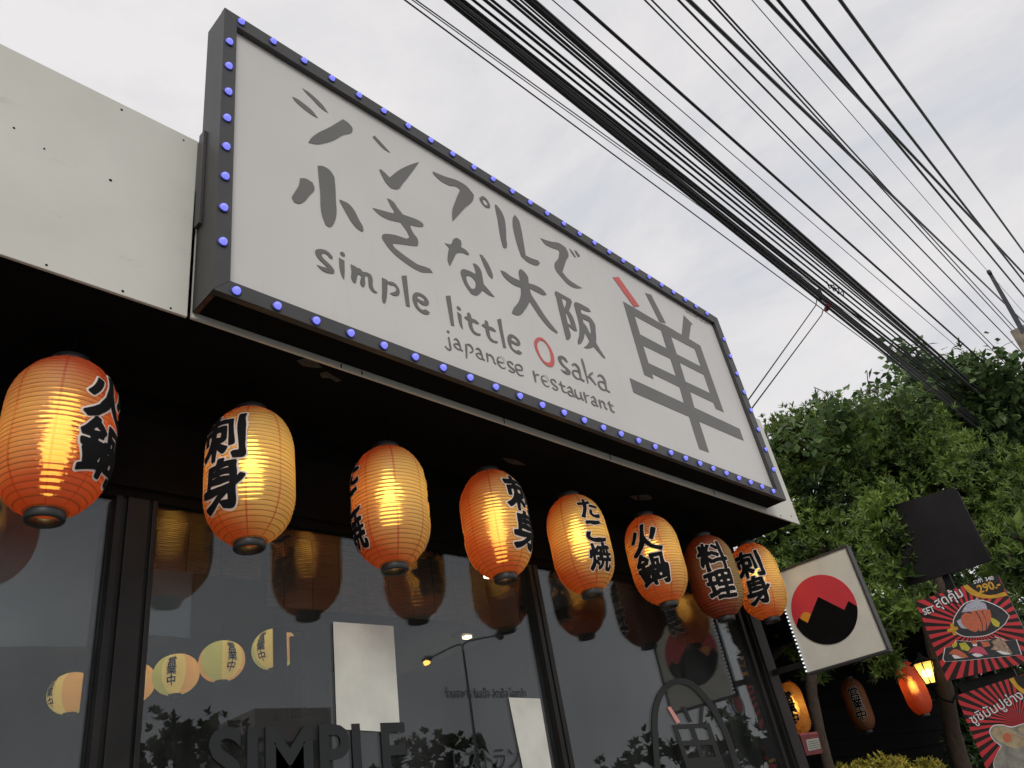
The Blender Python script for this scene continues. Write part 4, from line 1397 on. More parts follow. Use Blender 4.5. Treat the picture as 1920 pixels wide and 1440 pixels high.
    poly(e, 'price_band', [[(805, 325), (870, 400), (960, 440), (1080, 455), (1272, 425), (1240, 385), (1090, 420), (980, 395), (900, 350), (850, 310)]], yel, P, 0.0026)
    poly(e, 'price_corner', [[(846, 312), (900, 352), (980, 397), (1090, 422), (1240, 388), (1168, 209)]], dark, P, 0.0016, False)
    text(e, 'price', '290.-', (978, 405), (1208, 340), 0.056, P, yel, 0.0034, 0.03)
    text(e, 'lettering', 'ราคา', (922, 305), (1015, 282), 0.022, P, white, 0.0034, 0.02)
    text(e, 'lettering', '340', (1045, 278), (1130, 258), 0.026, P, white, 0.0034, 0.02)
    text(e, 'lettering', 'SET', (408, 630), (525, 590), 0.044, P, white, 0.0040, 0.02, dark)
    text(e, 'lettering', 'สุดคุ้ม', (560, 590), (838, 462), 0.10, P, white, 0.0040, 0.012, dark)
    plate = [(710, 700), (760, 590), (830, 510), (900, 482), (1010, 480), (1130, 522), (1220, 572), (1283, 635), (1240, 712), (1170, 772), (1050, 832), (930, 848), (800, 838), (735, 800)]
    poly(e, 'plate_outline', [grow(plate, 9)], white, P, 0.0012)
    pl = poly(e, 'plate', [plate], grey, P, 0.0018)
    poly(pl, 'noodles', [[(790, 600), (850, 510), (930, 470), (955, 445), (985, 480), (1040, 510), (1060, 570), (980, 580), (870, 590)], [(740, 690), (800, 650), (810, 720), (860, 770), (790, 760)]], lav, P, 0.0022)
    poly(pl, 'sashimi', [[(785, 650), (830, 598), (900, 620), (960, 680), (975, 760), (940, 805), (880, 785), (800, 720)], [(880, 590), (925, 578), (990, 690), (1008, 790), (975, 795), (952, 690)], [(940, 578), (990, 568), (1040, 680), (1048, 780), (1015, 795), (1000, 690)], [(1000, 565), (1085, 570), (1100, 640), (1062, 770), (1048, 690)]], sal, P, 0.0027)
    poly(pl, 'lemon', [[(1085, 645), (1140, 670), (1190, 705), (1180, 752), (1140, 745), (1100, 695)]], lem, P, 0.0027)
    tray = [(625, 965), (700, 952), (740, 892), (900, 905), (1095, 885), (1130, 855), (1200, 872), (1245, 895), (1355, 882), (1410, 1035), (1200, 1060), (800, 1098), (620, 1108), (602, 1080)]
    poly(e, 'tray_outline', [grow(tray, 9)], white, P, 0.0012, False)
    tr = poly(e, 'tray', [tray], grey, P, 0.0018, False)
    poly(tr, 'rice', [[(690, 1045), (760, 1030), (830, 1072), (720, 1080)], [(895, 1035), (960, 1020), (1020, 1050), (940, 1060)], [(1150, 1000), (1230, 990), (1310, 1035), (1220, 1035)], [(905, 930), (950, 925), (955, 950), (910, 950)]], white, P, 0.0021)
    poly(tr, 'salmon_sushi', [[(655, 1030), (720, 980), (800, 1010), (865, 1065), (800, 1070), (740, 1045)], [(885, 892), (945, 888), (955, 928), (900, 928)], [(985, 900), (1070, 903), (1092, 948), (1020, 962)]], sal, P, 0.0026)
    poly(tr, 'egg_sushi', [[(765, 920), (830, 910), (885, 970), (860, 1002), (790, 985)], [(690, 935), (745, 898), (740, 950), (700, 968)]], lem, P, 0.0026)
    poly(tr, 'tuna_sushi', [[(860, 1020), (920, 960), (1000, 958), (1072, 1042), (1010, 1035), (930, 1020)]], tuna, P, 0.0030)
    poly(tr, 'eel_sushi', [[(1100, 900), (1190, 858), (1240, 905), (1290, 980), (1322, 1030), (1230, 1005), (1095, 985), (1130, 940)]], eel, P, 0.0026)
    poly(e, 'plus_mark', [[(640, 775), (683, 762), (672, 722), (705, 712), (718, 752), (748, 745), (757, 778), (727, 787), (738, 832), (705, 840), (693, 797), (650, 808)]], yel, P, 0.0036, False)
    # lower board
    P2 = lambda a, b2, l: at(1640 + a / 6.0, 1200 + b2 / 6.0, 0, X - l)
    quad = [P2(915, 625, 0), P2(1960, 290, 0), P2(2440, 1350, 0), P2(1320, 1610, 0)]
    e = board(quad, 'lower red and black sunburst menu board with a grilled crab shell dish')
    rays(e, quad, P2(1625, 925, 0), 38, ph=0.2)
    poly(e, 'price_band', [[(1510, 440), (1570, 520), (1680, 610), (1800, 650), (2060, 640), (2060, 600), (1800, 600), (1690, 560), (1610, 500), (1560, 420)]], yel, P2, 0.0026)
    poly(e, 'price_corner', [[(1558, 424), (1610, 502), (1690, 562), (1800, 602), (2060, 602), (1955, 295)]], dark, P2, 0.0016, False)
    text(e, 'lettering', 'ซูชิมันปูย่าง', (1135, 985), (1715, 690), 0.088, P2, white, 0.0040, 0.004, dark, 0.02)
    dish = [(1300, 1020), (1340, 970), (1430, 962), (1540, 985), (1640, 955), (1750, 930), (1900, 1000), (1900, 1500), (1420, 1560), (1340, 1400), (1390, 1260), (1430, 1190), (1340, 1120)]
    poly(e, 'dish_outline', [grow(dish, 12)], white, P2, 0.0012)
    d = poly(e, 'dish', [dish], wood, P2, 0.0018)
    poly(d, 'crab_shell', [[(1315, 1030), (1350, 985), (1450, 975), (1560, 1020), (1680, 1090), (1690, 1200), (1560, 1215), (1440, 1160), (1350, 1100)], [(1610, 1000), (1700, 950), (1800, 990), (1760, 1060), (1660, 1050)]], shell, P2, 0.0024)
    poly(d, 'crab_roe', [[(1440, 1080), (1480, 1040), (1530, 1060), (1540, 1130), (1490, 1150), (1450, 1130)]], sal, P2, 0.0030)
boards()

# ------------------------------------------------------------------ small lanterns, wall lamp and dark lean-to beside the restaurant
def annex():
    a = empty('shade_lean_to', (7, 2.0, 0), 'lean-to under the trees behind the small lanterns, coloured black for deep shade, roof added', 'shed')
    m = MB()
    m.box((4.0, 2.6, 0), (16, 2.7, 3.3))
    for i in range(16):
        m.box((4.0, 2.585, 0.2 + i * 0.19), (16, 2.5995, 0.375 + i * 0.19))
    m.build('shade_plank_wall', M['black'], a)  # matt black puts the deep shade into the wall colour
    m = MB()
    m.box((4.3, 0.85, 2.93), (14, 2.58, 2.98))
    for x in (4.6, 6.6, 8.6, 10.6):
        m.box((x, 0.9, 2.85), (x + 0.07, 2.57, 2.929))
    m.build('roof', M['black'], a)  # added roof, hidden by leaves, blocks daylight to keep the wall dark
    m = MB()
    for x in (9.6, 12.5):
        m.box((x, 1.0, 0), (x + 0.09, 1.09, 2.849), 0.004)
    m.box((9.69, 1.02, 2.0), (12.499, 1.07, 2.05))
    m.build('upright', M['black'], a)
    SL = Lantern(0.113, 0.48, 0.42, 0.040)
    g = 'slim lanterns under the lean-to'
    specs = [((1490, 1327), 7.7, R(-174), 0.32, 1.0, 'slim glowing amber lantern with black characters beside the end post', '営業中'),
             ((1608, 1321), 7.6, R(-158), -0.5, 0.0, 'slim unlit lantern darkened to a shaded brown, with black characters in the dark lean-to', '営業中'),
             ((1713, 1290), 7.5, R(-40), -0.6, 1.1, 'slim glowing red lantern half hidden by the wall lamp', '')]
    for i, ((u, v), t, az, fade, lit, lab, tx) in enumerate(specs):
        p = depth(u, v, t)
        pm = paper_mat('slim_lantern_paper_%d' % i, 0, fade, ribs=38, h=0.48, red=(0.60, 0.07, 0.025) if i == 2 else (0.30, 0.10, 0.055) if i == 1 else (0.60, 0.13, 0.035), cream=(0.74, 0.42, 0.12), endred=0.4)  # middle lantern: its shade is put into a darker paper colour
        lantern('paper_lantern', SL, lab, g, p, tx, az, pm, 0.105, lit * 0.55, cord=max(0.05, 2.93 - p.z - 0.27), ribs=38, bold=0.026)
    # wall lamp on its tree trunk
    p = depth(1738, 1262, 6.0)
    e = empty('wall_lamp', p, 'old style wall lamp with tapering yellow glass panes, lit, beside the menu board', 'lamp')
    m = MB()
    for k in range(6):
        t0, t1 = 2 * math.pi * k / 6 + 0.2, 2 * math.pi * (k + 1) / 6 + 0.2
        q = [Vector((0.040 * math.cos(t0), 0.040 * math.sin(t0), -0.075)), Vector((0.040 * math.cos(t1), 0.040 * math.sin(t1), -0.075)), Vector((0.078 * math.cos(t1), 0.078 * math.sin(t1), 0.075)), Vector((0.078 * math.cos(t0), 0.078 * math.sin(t0), 0.075))]
        m.add(q, [(0, 1, 2, 3)])
    gm = bpy.data.materials.new('frosted_amber_glass')
    gm.use_nodes = True
    gg = N(gm)
    gm.node_tree.nodes.clear()
    tl = gg('ShaderNodeBsdfTranslucent', (0.85, 0.68, 0.30, 1))
    rf = gg('ShaderNodeBsdfRefraction', (0.9, 0.75, 0.4, 1))
    rf.inputs['Roughness'].default_value = 0.25
    rf.inputs['IOR'].default_value = 1.2
    mx = gg('ShaderNodeMixShader', 0.35, tl.outputs[0], rf.outputs[0])
    oo = gg('ShaderNodeOutputMaterial')
    gm.node_tree.links.new(mx.outputs[0], oo.inputs['Surface'])
    m.build('glass_shade', gm, e, (0, 0, 0))
    m = MB()
    for k in range(6):
        t0 = 2 * math.pi * k / 6 + 0.2
        m.tube([(0.041 * math.cos(t0), 0.041 * math.sin(t0), -0.078), (0.080 * math.cos(t0), 0.080 * math.sin(t0), 0.078)], 0.004, 6)
    m.build('frame', M['black'], e, (0, 0, 0))
    m = MB()
    m.lathe([(0.0, 0.16), (0.012, 0.15), (0.02, 0.125), (0.05, 0.105), (0.098, 0.080), (0.096, 0.074), (0.0, 0.080)], 24)
    m.lathe([(0.0, -0.14), (0.012, -0.135), (0.02, -0.11), (0.046, -0.092), (0.046, -0.078), (0.0, -0.078)], 24)
    m.build('cap', M['black'], e, (0, 0, 0))
    m = MB()
    m.tube([(0.0, 0, -0.13), (0.03, -0.02, -0.20), (0.10, -0.06, -0.23), (0.17, -0.10, -0.17), (0.20, -0.12, -0.10)], 0.009, 8)
    m.build('bracket_arm', M['black'], e, (0, 0, 0))
    m = MB()
    m.lathe([(0.0, -0.03), (0.015, -0.02), (0.02, 0.0), (0.015, 0.02), (0.0, 0.03)], 14)
    m.build('bulb', bulb_mat('lamp_bulb', (1.0, 0.72, 0.28), 30), e, (0, 0, 0))
    pl = bpy.data.lights.new('bulb_light', 'POINT')
    pl.energy = 2.4
    pl.color = (1.0, 0.68, 0.26)
    pl.shadow_soft_size = 0.03
    po = bpy.data.objects.new('bulb_light', pl)
    C.objects.link(po)
    po.parent = e
    # red notice box on the thin trunk
    bx = MB()
    q = [depth(u, v, 5.75) for u, v in ((1500, 1379), (1534, 1375), (1544, 1412), (1512, 1417))]
    nrm = (q[1] - q[0]).cross(q[3] - q[0]).normalized()
    if nrm.dot(ROW[2]) < 0: nrm = -nrm
    bx.prism(q, nrm * 0.03)
    o = bx.build('notice_box', mat('dusty_red_plastic', (0.30, 0.085, 0.09), 0.5, var=0.2, scale=20))
    tag(o, 'small dusty red notice box fixed to the thin trunk under the amber lantern', 'notice')
    nb = MB()
    q = [depth(u, v, 5.75) - nrm * 0.002 for u, v in ((1511, 1387), (1534, 1383.5), (1539, 1403), (1516, 1408))]
    nb.prism(q, nrm * 0.001)
    nt_ = nb.build('notice_paper', M['paper_sheet'], o)
    ln = MB()
    for k in range(4):
        f = 0.18 + 0.2 * k
        a0, b0 = q[0].lerp(q[3], f), q[1].lerp(q[2], f)
        a1, b1 = q[0].lerp(q[3], f + 0.05), q[1].lerp(q[2], f + 0.05)
        ln.prism([p_ - nrm * 0.0012 for p_ in (a0.lerp(b0, .1), a0.lerp(b0, .92), a1.lerp(b1, .92), a1.lerp(b1, .1))], nrm * 0.0006)
    ln.build('printed_lines', M['ink'], nt_)
annex()

# ------------------------------------------------------------------ foliage
def rnd_dir(rng):
    while True:
        v = Vector((rng.uniform(-1, 1), rng.uniform(-1, 1), rng.uniform(-1, 1)))
        if 0.05 < v.length < 1: return v.normalized()
def add_leaf(mb, p, d, up, ln, w, fold=0.25):
    d = d.normalized()
    s = d.cross(up)
    if s.length < 1e-4: s = d.orthogonal()
    s.normalize()
    nrm = s.cross(d)
    m = p + d * ln * 0.45
    tip = p + d * ln - nrm * ln * 0.10
    mb.v += [p[:], (m + s * w + nrm * w * fold)[:], tip[:], (m - s * w + nrm * w * fold)[:]]
    b = len(mb.v) - 4
    mb.f += [(b, b + 1, b + 2), (b, b + 2, b + 3)]
    mb.sm += [False, False]
def tuft(mb, rng, p, a, n, ln, w):
    a = a.normalized()
    o = a.orthogonal().normalized()
    q = a.cross(o)
    for i in range(n):
        t = i * 2.4 + rng.random() * 0.5
        el = R(rng.uniform(15, 85))
        d = a * math.cos(el) + (o * math.cos(t) + q * math.sin(t)) * math.sin(el)
        add_leaf(mb, p + a * ln * 0.5 * (i / n - 0.5), d + Vector((0, 0, rng.uniform(-.1, .25))), a, ln * rng.uniform(0.6, 1.15), w * rng.uniform(0.7, 1.2))
def crown(mb, rng, blobs, dens, ln, w, nleaf=10, inner=0.35, up=0.6):
    for c, r_, sq in blobs:
        n = int(dens * r_ * r_)
        for _ in range(n):
            d = rnd_dir(rng)
            k = rng.uniform(0.80, 1.06) if rng.random() > inner else rng.uniform(0.3, 0.8)
            bump = 1 + 0.42 * noise.noise((c + d * r_) * (2.0 / max(r_, 0.3))) + (0.22 if rng.random() < 0.035 else 0)
            p = c + Vector((d.x, d.y, d.z * sq)) * (r_ * k * bump)
            a = d + Vector((0, 0, up)) + rnd_dir(rng) * 0.35
            tuft(mb, rng, p, a, nleaf, ln, w)
def limb(mb, pts, r0, r1, n=10):
    c = open_curve(pts, 4)
    mb.tube(c, [r0 + (r1 - r0) * i / (len(c) - 1) for i in range(len(c))], n)
def tree(name, label, cat, blobs, trunk, dens, ln, w, lm, seed, nleaf=10, group=None, inner=0.35, up=0.6):
    rng = random.Random(seed)
    base = Vector(trunk[0])
    e = empty(name, base, label, cat, group)
    m = MB()
    crown(m, rng, blobs, dens, ln, w, nleaf, inner, up)
    crown(m, rng, [(c, r_ * 0.8, sq) for c, r_, sq in blobs], dens * 0.16, ln * 1.9, w * 3.6, 8, 0.9, 0.2)  # oversized inner leaves added to block light through the crown
    m.build('crown', lm, e)
    t = MB()
    limb(t, trunk, trunk_r(trunk), trunk_r(trunk) * 0.5)
    top = Vector(trunk[-1])
    for c, r_, sq in blobs[:7]:
        mid = top.lerp(c, 0.5) + Vector((0, 0, 0.1))
        limb(t, [Vector(trunk[-2]).lerp(top, 0.6), mid, c], trunk_r(trunk) * 0.45, 0.012, 7)
    t.build('trunk', M['bark'], e)
    return e
def trunk_r(t): return 0.035 + 0.012 * (Vector(t[-1]) - Vector(t[0])).length
def Bl(u, v, t, px, sq=1.0):
    """a leafy mass seen at (u,v) at distance t along the view, px wide in radius"""
    return (depth(u, v, t), px / FPX * t, sq)
def gz(p): return Vector((p.x, p.y, 0))

green = [Bl(1500, 880, 8.4, 95), Bl(1590, 840, 8.3, 95), Bl(1480, 985, 8.0, 85), Bl(1575, 960, 7.9, 90), Bl(1530, 1080, 7.6, 80), Bl(1620, 1060, 7.5, 75), Bl(1440, 1060, 8.2, 70),
         Bl(1460, 1165, 7.6, 60), Bl(1560, 1170, 7.2, 62), Bl(1640, 1150, 7.0, 55), Bl(1420, 870, 8.9, 55), Bl(1650, 1230, 6.9, 38), Bl(1530, 1240, 6.8, 34), Bl(1490, 815, 8.6, 50), Bl(1560, 790, 8.6, 45)]
c0 = depth(1425, 1300, 7.6)
tree('evergreen_tree', 'dense dark green tree with narrow leaf tufts, right behind the projecting mountain sign', 'tree', green,
     [gz(c0), c0, depth(1530, 1150, 7.3), depth(1535, 1000, 7.9)], 2000, 0.070, 0.0098, M['leaf'], 11)
green2 = [Bl(1690, 800, 8.6, 80), Bl(1650, 900, 8.2, 85), Bl(1740, 880, 8.1, 90), Bl(1650, 990, 7.8, 75), Bl(1700, 960, 8.3, 80), Bl(1810, 885, 8.3, 80), Bl(1885, 905, 8.2, 75), Bl(1840, 960, 7.9, 85), Bl(1910, 970, 7.8, 70),
          Bl(1640, 985, 5.75, 42), Bl(1665, 1045, 5.7, 40), Bl(1655, 940, 5.85, 36), Bl(1690, 1000, 5.7, 26), Bl(1680, 1085, 5.65, 30), Bl(1690, 1080, 7.4, 55), Bl(1700, 1150, 6.8, 40), Bl(1880, 1060, 8.0, 70), Bl(1640, 790, 8.8, 55)]
c1 = depth(1850, 1330, 8.6)
tree('evergreen_tree', 'broad bright tufted tree above and behind the blank black board', 'tree', green2,
     [gz(c1), c1, depth(1770, 1150, 7.2), depth(1760, 1000, 7.9)], 2000, 0.070, 0.0098, M['leaf'], 12)
dark = [Bl(1800, 775, 13.6, 90), Bl(1880, 780, 13.6, 95), Bl(1745, 712, 13.4, 42), Bl(1815, 712, 13.5, 50), Bl(1900, 735, 13.5, 52), Bl(1960, 850, 13.6, 90), Bl(1760, 790, 13.4, 60), Bl(1870, 860, 13.5, 80)]
c2 = depth(1870, 1200, 13.6)
tree('evergreen_tree', 'dark shaded tree at the right edge under the bundle of cables', 'tree', dark,
     [gz(c2), c2, depth(1860, 1000, 13.6), depth(1850, 850, 13.6)], 520, 0.15, 0.026, M['leaf_dark'], 13)
near = [Bl(1905, 1010, 5.7, 45), Bl(1890, 1060, 5.6, 36), Bl(1935, 1060, 5.6, 45), Bl(1925, 1110, 5.5, 26), Bl(1960, 960, 5.9, 50)]
back = [Bl(1790, 1100, 10.5, 80), Bl(1700, 1190, 10.3, 60), Bl(1890, 1190, 10.4, 80), Bl(1800, 1260, 10.2, 70), Bl(1900, 1320, 10.2, 80), Bl(1840, 1390, 10.0, 70), Bl(1740, 1120, 10.4, 60)]
cb = depth(1830, 1420, 10.6)
tree('evergreen_tree', 'dim lower foliage seen in the gaps around the menu boards', 'tree', back,
     [gz(cb), cb, depth(1830, 1300, 10.6), depth(1820, 1200, 10.6)], 700, 0.12, 0.018, M['leaf_dark'], 17)
c3 = depth(2010, 1330, 5.9)
tree('evergreen_shrub', 'light green leafy branch at the right edge beside the upper menu board', 'shrub', near,
     [gz(c3), c3, depth(1985, 1150, 5.8), depth(1940, 1060, 5.7)], 1100, 0.085, 0.0095, M['leaf'], 14)
gold = [Bl(1590, 1459, 5.9, 30, .8), Bl(1640, 1453, 5.8, 36, .8), Bl(1690, 1448, 5.7, 34, .8), Bl(1735, 1452, 5.6, 32, .8), Bl(1775, 1464, 5.5, 26, .8), Bl(1560, 1476, 6.0, 30, .8), Bl(1700, 1480, 5.6, 50), Bl(1620, 1490, 5.8, 50)]
c4 = depth(1670, 1500, 5.75)
tree('golden_shrub', 'yellow green clipped shrub at the bottom edge below the lanterns', 'shrub', gold,
     [gz(c4), gz(c4) + Vector((0, 0, 0.7)), c4 - Vector((0, 0, 0.2)), c4], 5000, 0.040, 0.0065, M['gold_leaf'], 15, up=1.0)

def creeper():
    rng = random.Random(21)
    e = empty('creeper', gz(depth(1760, 900, 8.3)), 'big leaved creeper sprawling over the tree tops and up the cables', 'creeper')
    m = MB()
    paths = [[(1455, 815), (1490, 790), (1525, 810)], [(1530, 775), (1570, 758), (1610, 752), (1640, 770)], [(1540, 770), (1515, 830), (1560, 840)], [(1610, 745), (1660, 722), (1700, 730), (1720, 752)],
             [(1680, 655), (1705, 680), (1740, 700), (1780, 705)], [(1700, 665), (1735, 690), (1770, 720), (1800, 770)], [(1740, 680), (1790, 690), (1850, 705), (1900, 720)], [(1755, 705), (1760, 760), (1750, 820)], [(1800, 690), (1840, 730), (1870, 770)],
             [(1855, 690), (1875, 665), (1890, 690), (1900, 720)], [(1740, 740), (1790, 770), (1850, 790), (1910, 800)], [(1690, 660), (1700, 690), (1740, 745), (1760, 800), (1770, 850)]]
    stems = MB()
    for k, pth in enumerate(paths):
        t = 7.75 if k < 4 else 12.7
        zf = 1.0 if k < 4 else 1.55
        pts = open_curve([depth(u, v, t + 0.1 * math.sin(k + i)) for i, (u, v) in enumerate(pth)], 6)
        stems.tube(pts, 0.004, 5)
        for p in pts:
            for _ in range(9 if k >= 4 else 5):
                q = p + Vector((rng.gauss(0, .10), rng.gauss(0, .10), rng.gauss(-0.03, .09))) * zf
                d = rnd_dir(rng)
                d.z = -abs(d.z) * 0.6 - 0.1
                add_leaf(m, q, d, Vector((rng.uniform(-.4, .4), rng.uniform(-.8, 0), 1)), rng.uniform(0.06, 0.12) * zf, rng.uniform(0.030, 0.045) * zf, 0.1)
    m.build('leaves', M['vine_leaf'], e)
    for pth in ([(1555, 770), (1552, 745), (1545, 735), (1526, 726)], [(1630, 735), (1627, 712), (1625, 695), (1622, 700)], [(1660, 728), (1672, 730), (1690, 726), (1706, 740), (1704, 745)], [(1655, 725), (1680, 728), (1720, 745), (1735, 742)],
                [(1545, 780), (1540, 762), (1546, 752), (1538, 750)], [(1690, 750), (1710, 725), (1735, 735), (1760, 720)], [(1870, 670), (1880, 650), (1900, 640)], [(1830, 685), (1850, 690), (1880, 668), (1905, 664)], [(1690, 660), (1680, 668), (1676, 662)]):
        stems.tube(open_curve([depth(u, v, 7.7 if u < 1740 else 12.6) for u, v in pth], 6), 0.0045, 5)
    stems.build('stems', M['bark'], e)
creeper()
def thin_trunk(name, label, pts, r0, r1, seed):
    m = MB()
    c = open_curve(pts, 5)
    rng = random.Random(seed)
    m.tube(c, [r0 + (r1 - r0) * i / (len(c) - 1) + rng.uniform(-.004, .004) for i in range(len(c))], 12)
    tag(m.build(name, M['bark'], None), label, 'tree trunk')
p = depth(1530, 1400, 5.85)
thin_trunk('tree_trunk', 'slender pale brown trunk beside the amber lantern, carrying the notice box', [gz(p), Vector((p.x, p.y, 1.2)), depth(1527, 1330, 5.9), depth(1522, 1250, 6.0), depth(1520, 1180, 6.2)], 0.05, 0.035, 3)
p = depth(1790, 1420, 6.25)
thin_trunk('tree_trunk', 'dark gnarled trunk between the wall lamp and the lower menu board', [gz(p), Vector((p.x, p.y, 1.2)), depth(1790, 1390, 6.25), depth(1772, 1290, 6.25), depth(1750, 1210, 6.3), depth(1735, 1130, 6.4)], 0.075, 0.05, 5)

# ------------------------------------------------------------------ power line
def wire(a, b, w, z, label, group, extra=None, name='overhead_cable', cat='cable', sagk=0.0):
    A = at(*a, 2, z)
    Bp = at(*b, 1, A.y) if a[0] < 1400 else depth(*b, 13.0)
    d = Bp - A
    P0, P1 = A - d * (6.0 / abs(d.x)), Bp + d * (10.0 / abs(d.x) if not extra == 99 else 0)
    n = 26
    pts = []
    for i in range(n + 1):
        t = i / n
        p = P0.lerp(P1, t)
        p.z -= sagk * 4 * t * (1 - t) - sagk * 0.9
        pts.append(p)
    m = MB()
    r_ = w / 2 / FPX * (A - CAM).length * 0.98
    m.tube(pts, r_, 6)
    return tag(m.build(name, M['cable']), label, cat, group)
BUN = 'black cable in the thick dense bundle crossing the sky to the right of the sign'
wires = [((759, 0), (1545, 582), 3.0, 6.0, 'thin black wire, lowest and leftmost of all wires in the sky', 'single wires'),
         ((773, 0), (1532, 545), 2.0, 6.05, 'very thin wire second from the left in the sky', 'single wires'),
         ((780, 0), (1536, 541), 2.4, 6.1, 'thin wire third from the left, just left of the thick bundle', 'single wires'),
         ((838, 0), (1676, 676), 8.0, 6.2, BUN, 'bundled cables'), ((845, 0), (1682, 674), 7.0, 6.25, BUN, 'bundled cables'), ((852, 0), (1690, 672), 8.0, 6.2, BUN, 'bundled cables'),
         ((859, 0), (1694, 664), 7.0, 6.3, BUN, 'bundled cables'), ((866, 0), (1700, 662), 7.5, 6.25, BUN, 'bundled cables'), ((849, 0), (1700, 684), 6.0, 6.15, BUN, 'bundled cables'), ((862, 0), (1680, 668), 5.0, 6.35, BUN, 'bundled cables'),
         ((887, 0), (1712, 660), 5.0, 6.3, 'medium cable running just above the thick bundle', 'single wires'),
         ((909, 0), (1560, 528), 6.0, 6.35, 'black cable of the close pair right of the thick bundle, lower one', 'cable pair'), ((922, 0), (1572, 528), 5.0, 6.3, 'black cable of the close pair right of the thick bundle, upper one', 'cable pair'),
         ((953, 0), (1600, 545), 5.0, 6.4, 'lowest of three cables that merge beside the second thick strand', 'cable trio'), ((964, 0), (1610, 548), 5.5, 6.35, 'middle one of three cables that merge beside the second thick strand', 'cable trio'), ((976, 0), (1618, 552), 3.5, 6.4, 'uppermost of three cables that merge beside the second thick strand', 'cable trio'),
         ((990, 0), (1745, 660), 10.0, 6.4, 'lower cable of the second thick strand crossing the sky', 'second thick strand'), ((999, 0), (1757, 662), 9.0, 6.42, 'upper cable of the second thick strand crossing the sky', 'second thick strand'),
         ((1036, 0), (1782, 640), 2.0, 6.4, 'hair thin wire right above the second thick strand', 'single wires'),
         ((1079, 0), (1852, 686), 6.5, 6.4, 'solid black cable standing alone in mid sky', 'single wires'),
         ((1209, 0), (1900, 696), 3.0, 6.5, 'lower wire of a thin parallel pair in mid sky', 'thin wire pair'), ((1222, 0), (1907, 694), 3.0, 6.5, 'upper wire of a thin parallel pair in mid sky', 'thin wire pair'),
         ((1272, 0), (1909, 654), 4.0, 6.5, 'thin cable left of the crossing cables', 'single wires'),
         ((1291, 0), (1894, 579), 7.5, 6.6, 'thick cable crossing two thin wires on its way to the pole bracket', 'single wires'),
         ((1329, 0), (1899, 621), 3.4, 6.5, 'left wire of the thin twin wires that run to the pole top', 'twin wires'), ((1338, 0), (1905, 618), 3.4, 6.5, 'right wire of the thin twin wires that run to the pole top', 'twin wires'),
         ((1410, 0), (1855, 512), 1.6, 6.9, 'faint hair thin wire ending at the steel arm of the pole', 'single wires'),
         ((1437, 0), (1920, 514), 6.5, 6.7, 'left cable of the crossing pair near the top right corner', 'crossing cables'), ((1459, 0), (1920, 556), 5.5, 6.6, 'right cable of the crossing pair near the top right corner', 'crossing cables'),
         ((1506, 0), (1920, 528), 6.0, 6.6, 'cable second from the top right corner', 'single wires'),
         ((1575, 0), (1920, 473), 6.0, 6.6, 'outermost cable nearest the top right corner', 'single wires')]
for a, b, w, z, lab, g in wires:
    wire(a, b, w, z, lab, g)
def drop_wire(pts, end, w, label):
    m = MB()
    m.tube([depth(u, v, 8.62) for u, v in pts] + [at(*end, 1, 0.5)], w / 2 / FPX * 7.4, 6)
    tag(m.build('drop_wire', M['cable']), label, 'wire', 'drop wires')
drop_wire([(1532, 556), (1530, 572)], (1378, 785), 2.2, 'left drop wire slanting from the cable bundle down behind the sign')
drop_wire([(1543, 582), (1541, 590)], (1384, 800), 2.2, 'right drop wire slanting from the red clamp down behind the sign')
def clamps():
    m = MB()
    p = depth(1537, 551, 8.62)
    m.box((p.x - .025, p.y - .025, p.z - .07), (p.x + .025, p.y + .025, p.z + .055), 0.006)
    m.tube([p + Vector((0, 0, .04)), p + Vector((.03, 0, .07))], 0.008, 6)
    tag(m.build('cable_clamp', M['black_plastic']), 'black clamp hanging under the cable bundle above the left drop wire', 'clamp')
    q = [depth(u, v, 8.64) for u, v in ((1546, 583), (1549, 570), (1556, 566), (1560, 570), (1557, 577), (1552, 584))]
    m = MB()
    m.prism(q, ROW[2] * 0.03)
    tag(m.build('cable_clamp', mat('red_plastic_clamp', (0.32, 0.05, 0.06), 0.5)), 'red plastic clamp on the lowest wire above the right drop wire', 'clamp')
    m = MB()
    for k in range(3):
        m.tube(open_curve([depth(1550 + 8 * k, 527 + 6 * k, 8.6), depth(1556 + 8 * k, 541 + 5 * k, 8.6), depth(1562 + 9 * k, 534 + 6 * k, 8.6), depth(1566 + 8 * k, 545 + 6 * k, 8.6)], 4), 0.006, 5)
    tag(m.build('cable_tie', M['cable']), 'loose tangle of cable ties on top of the thick bundle', 'cable tie')
clamps()
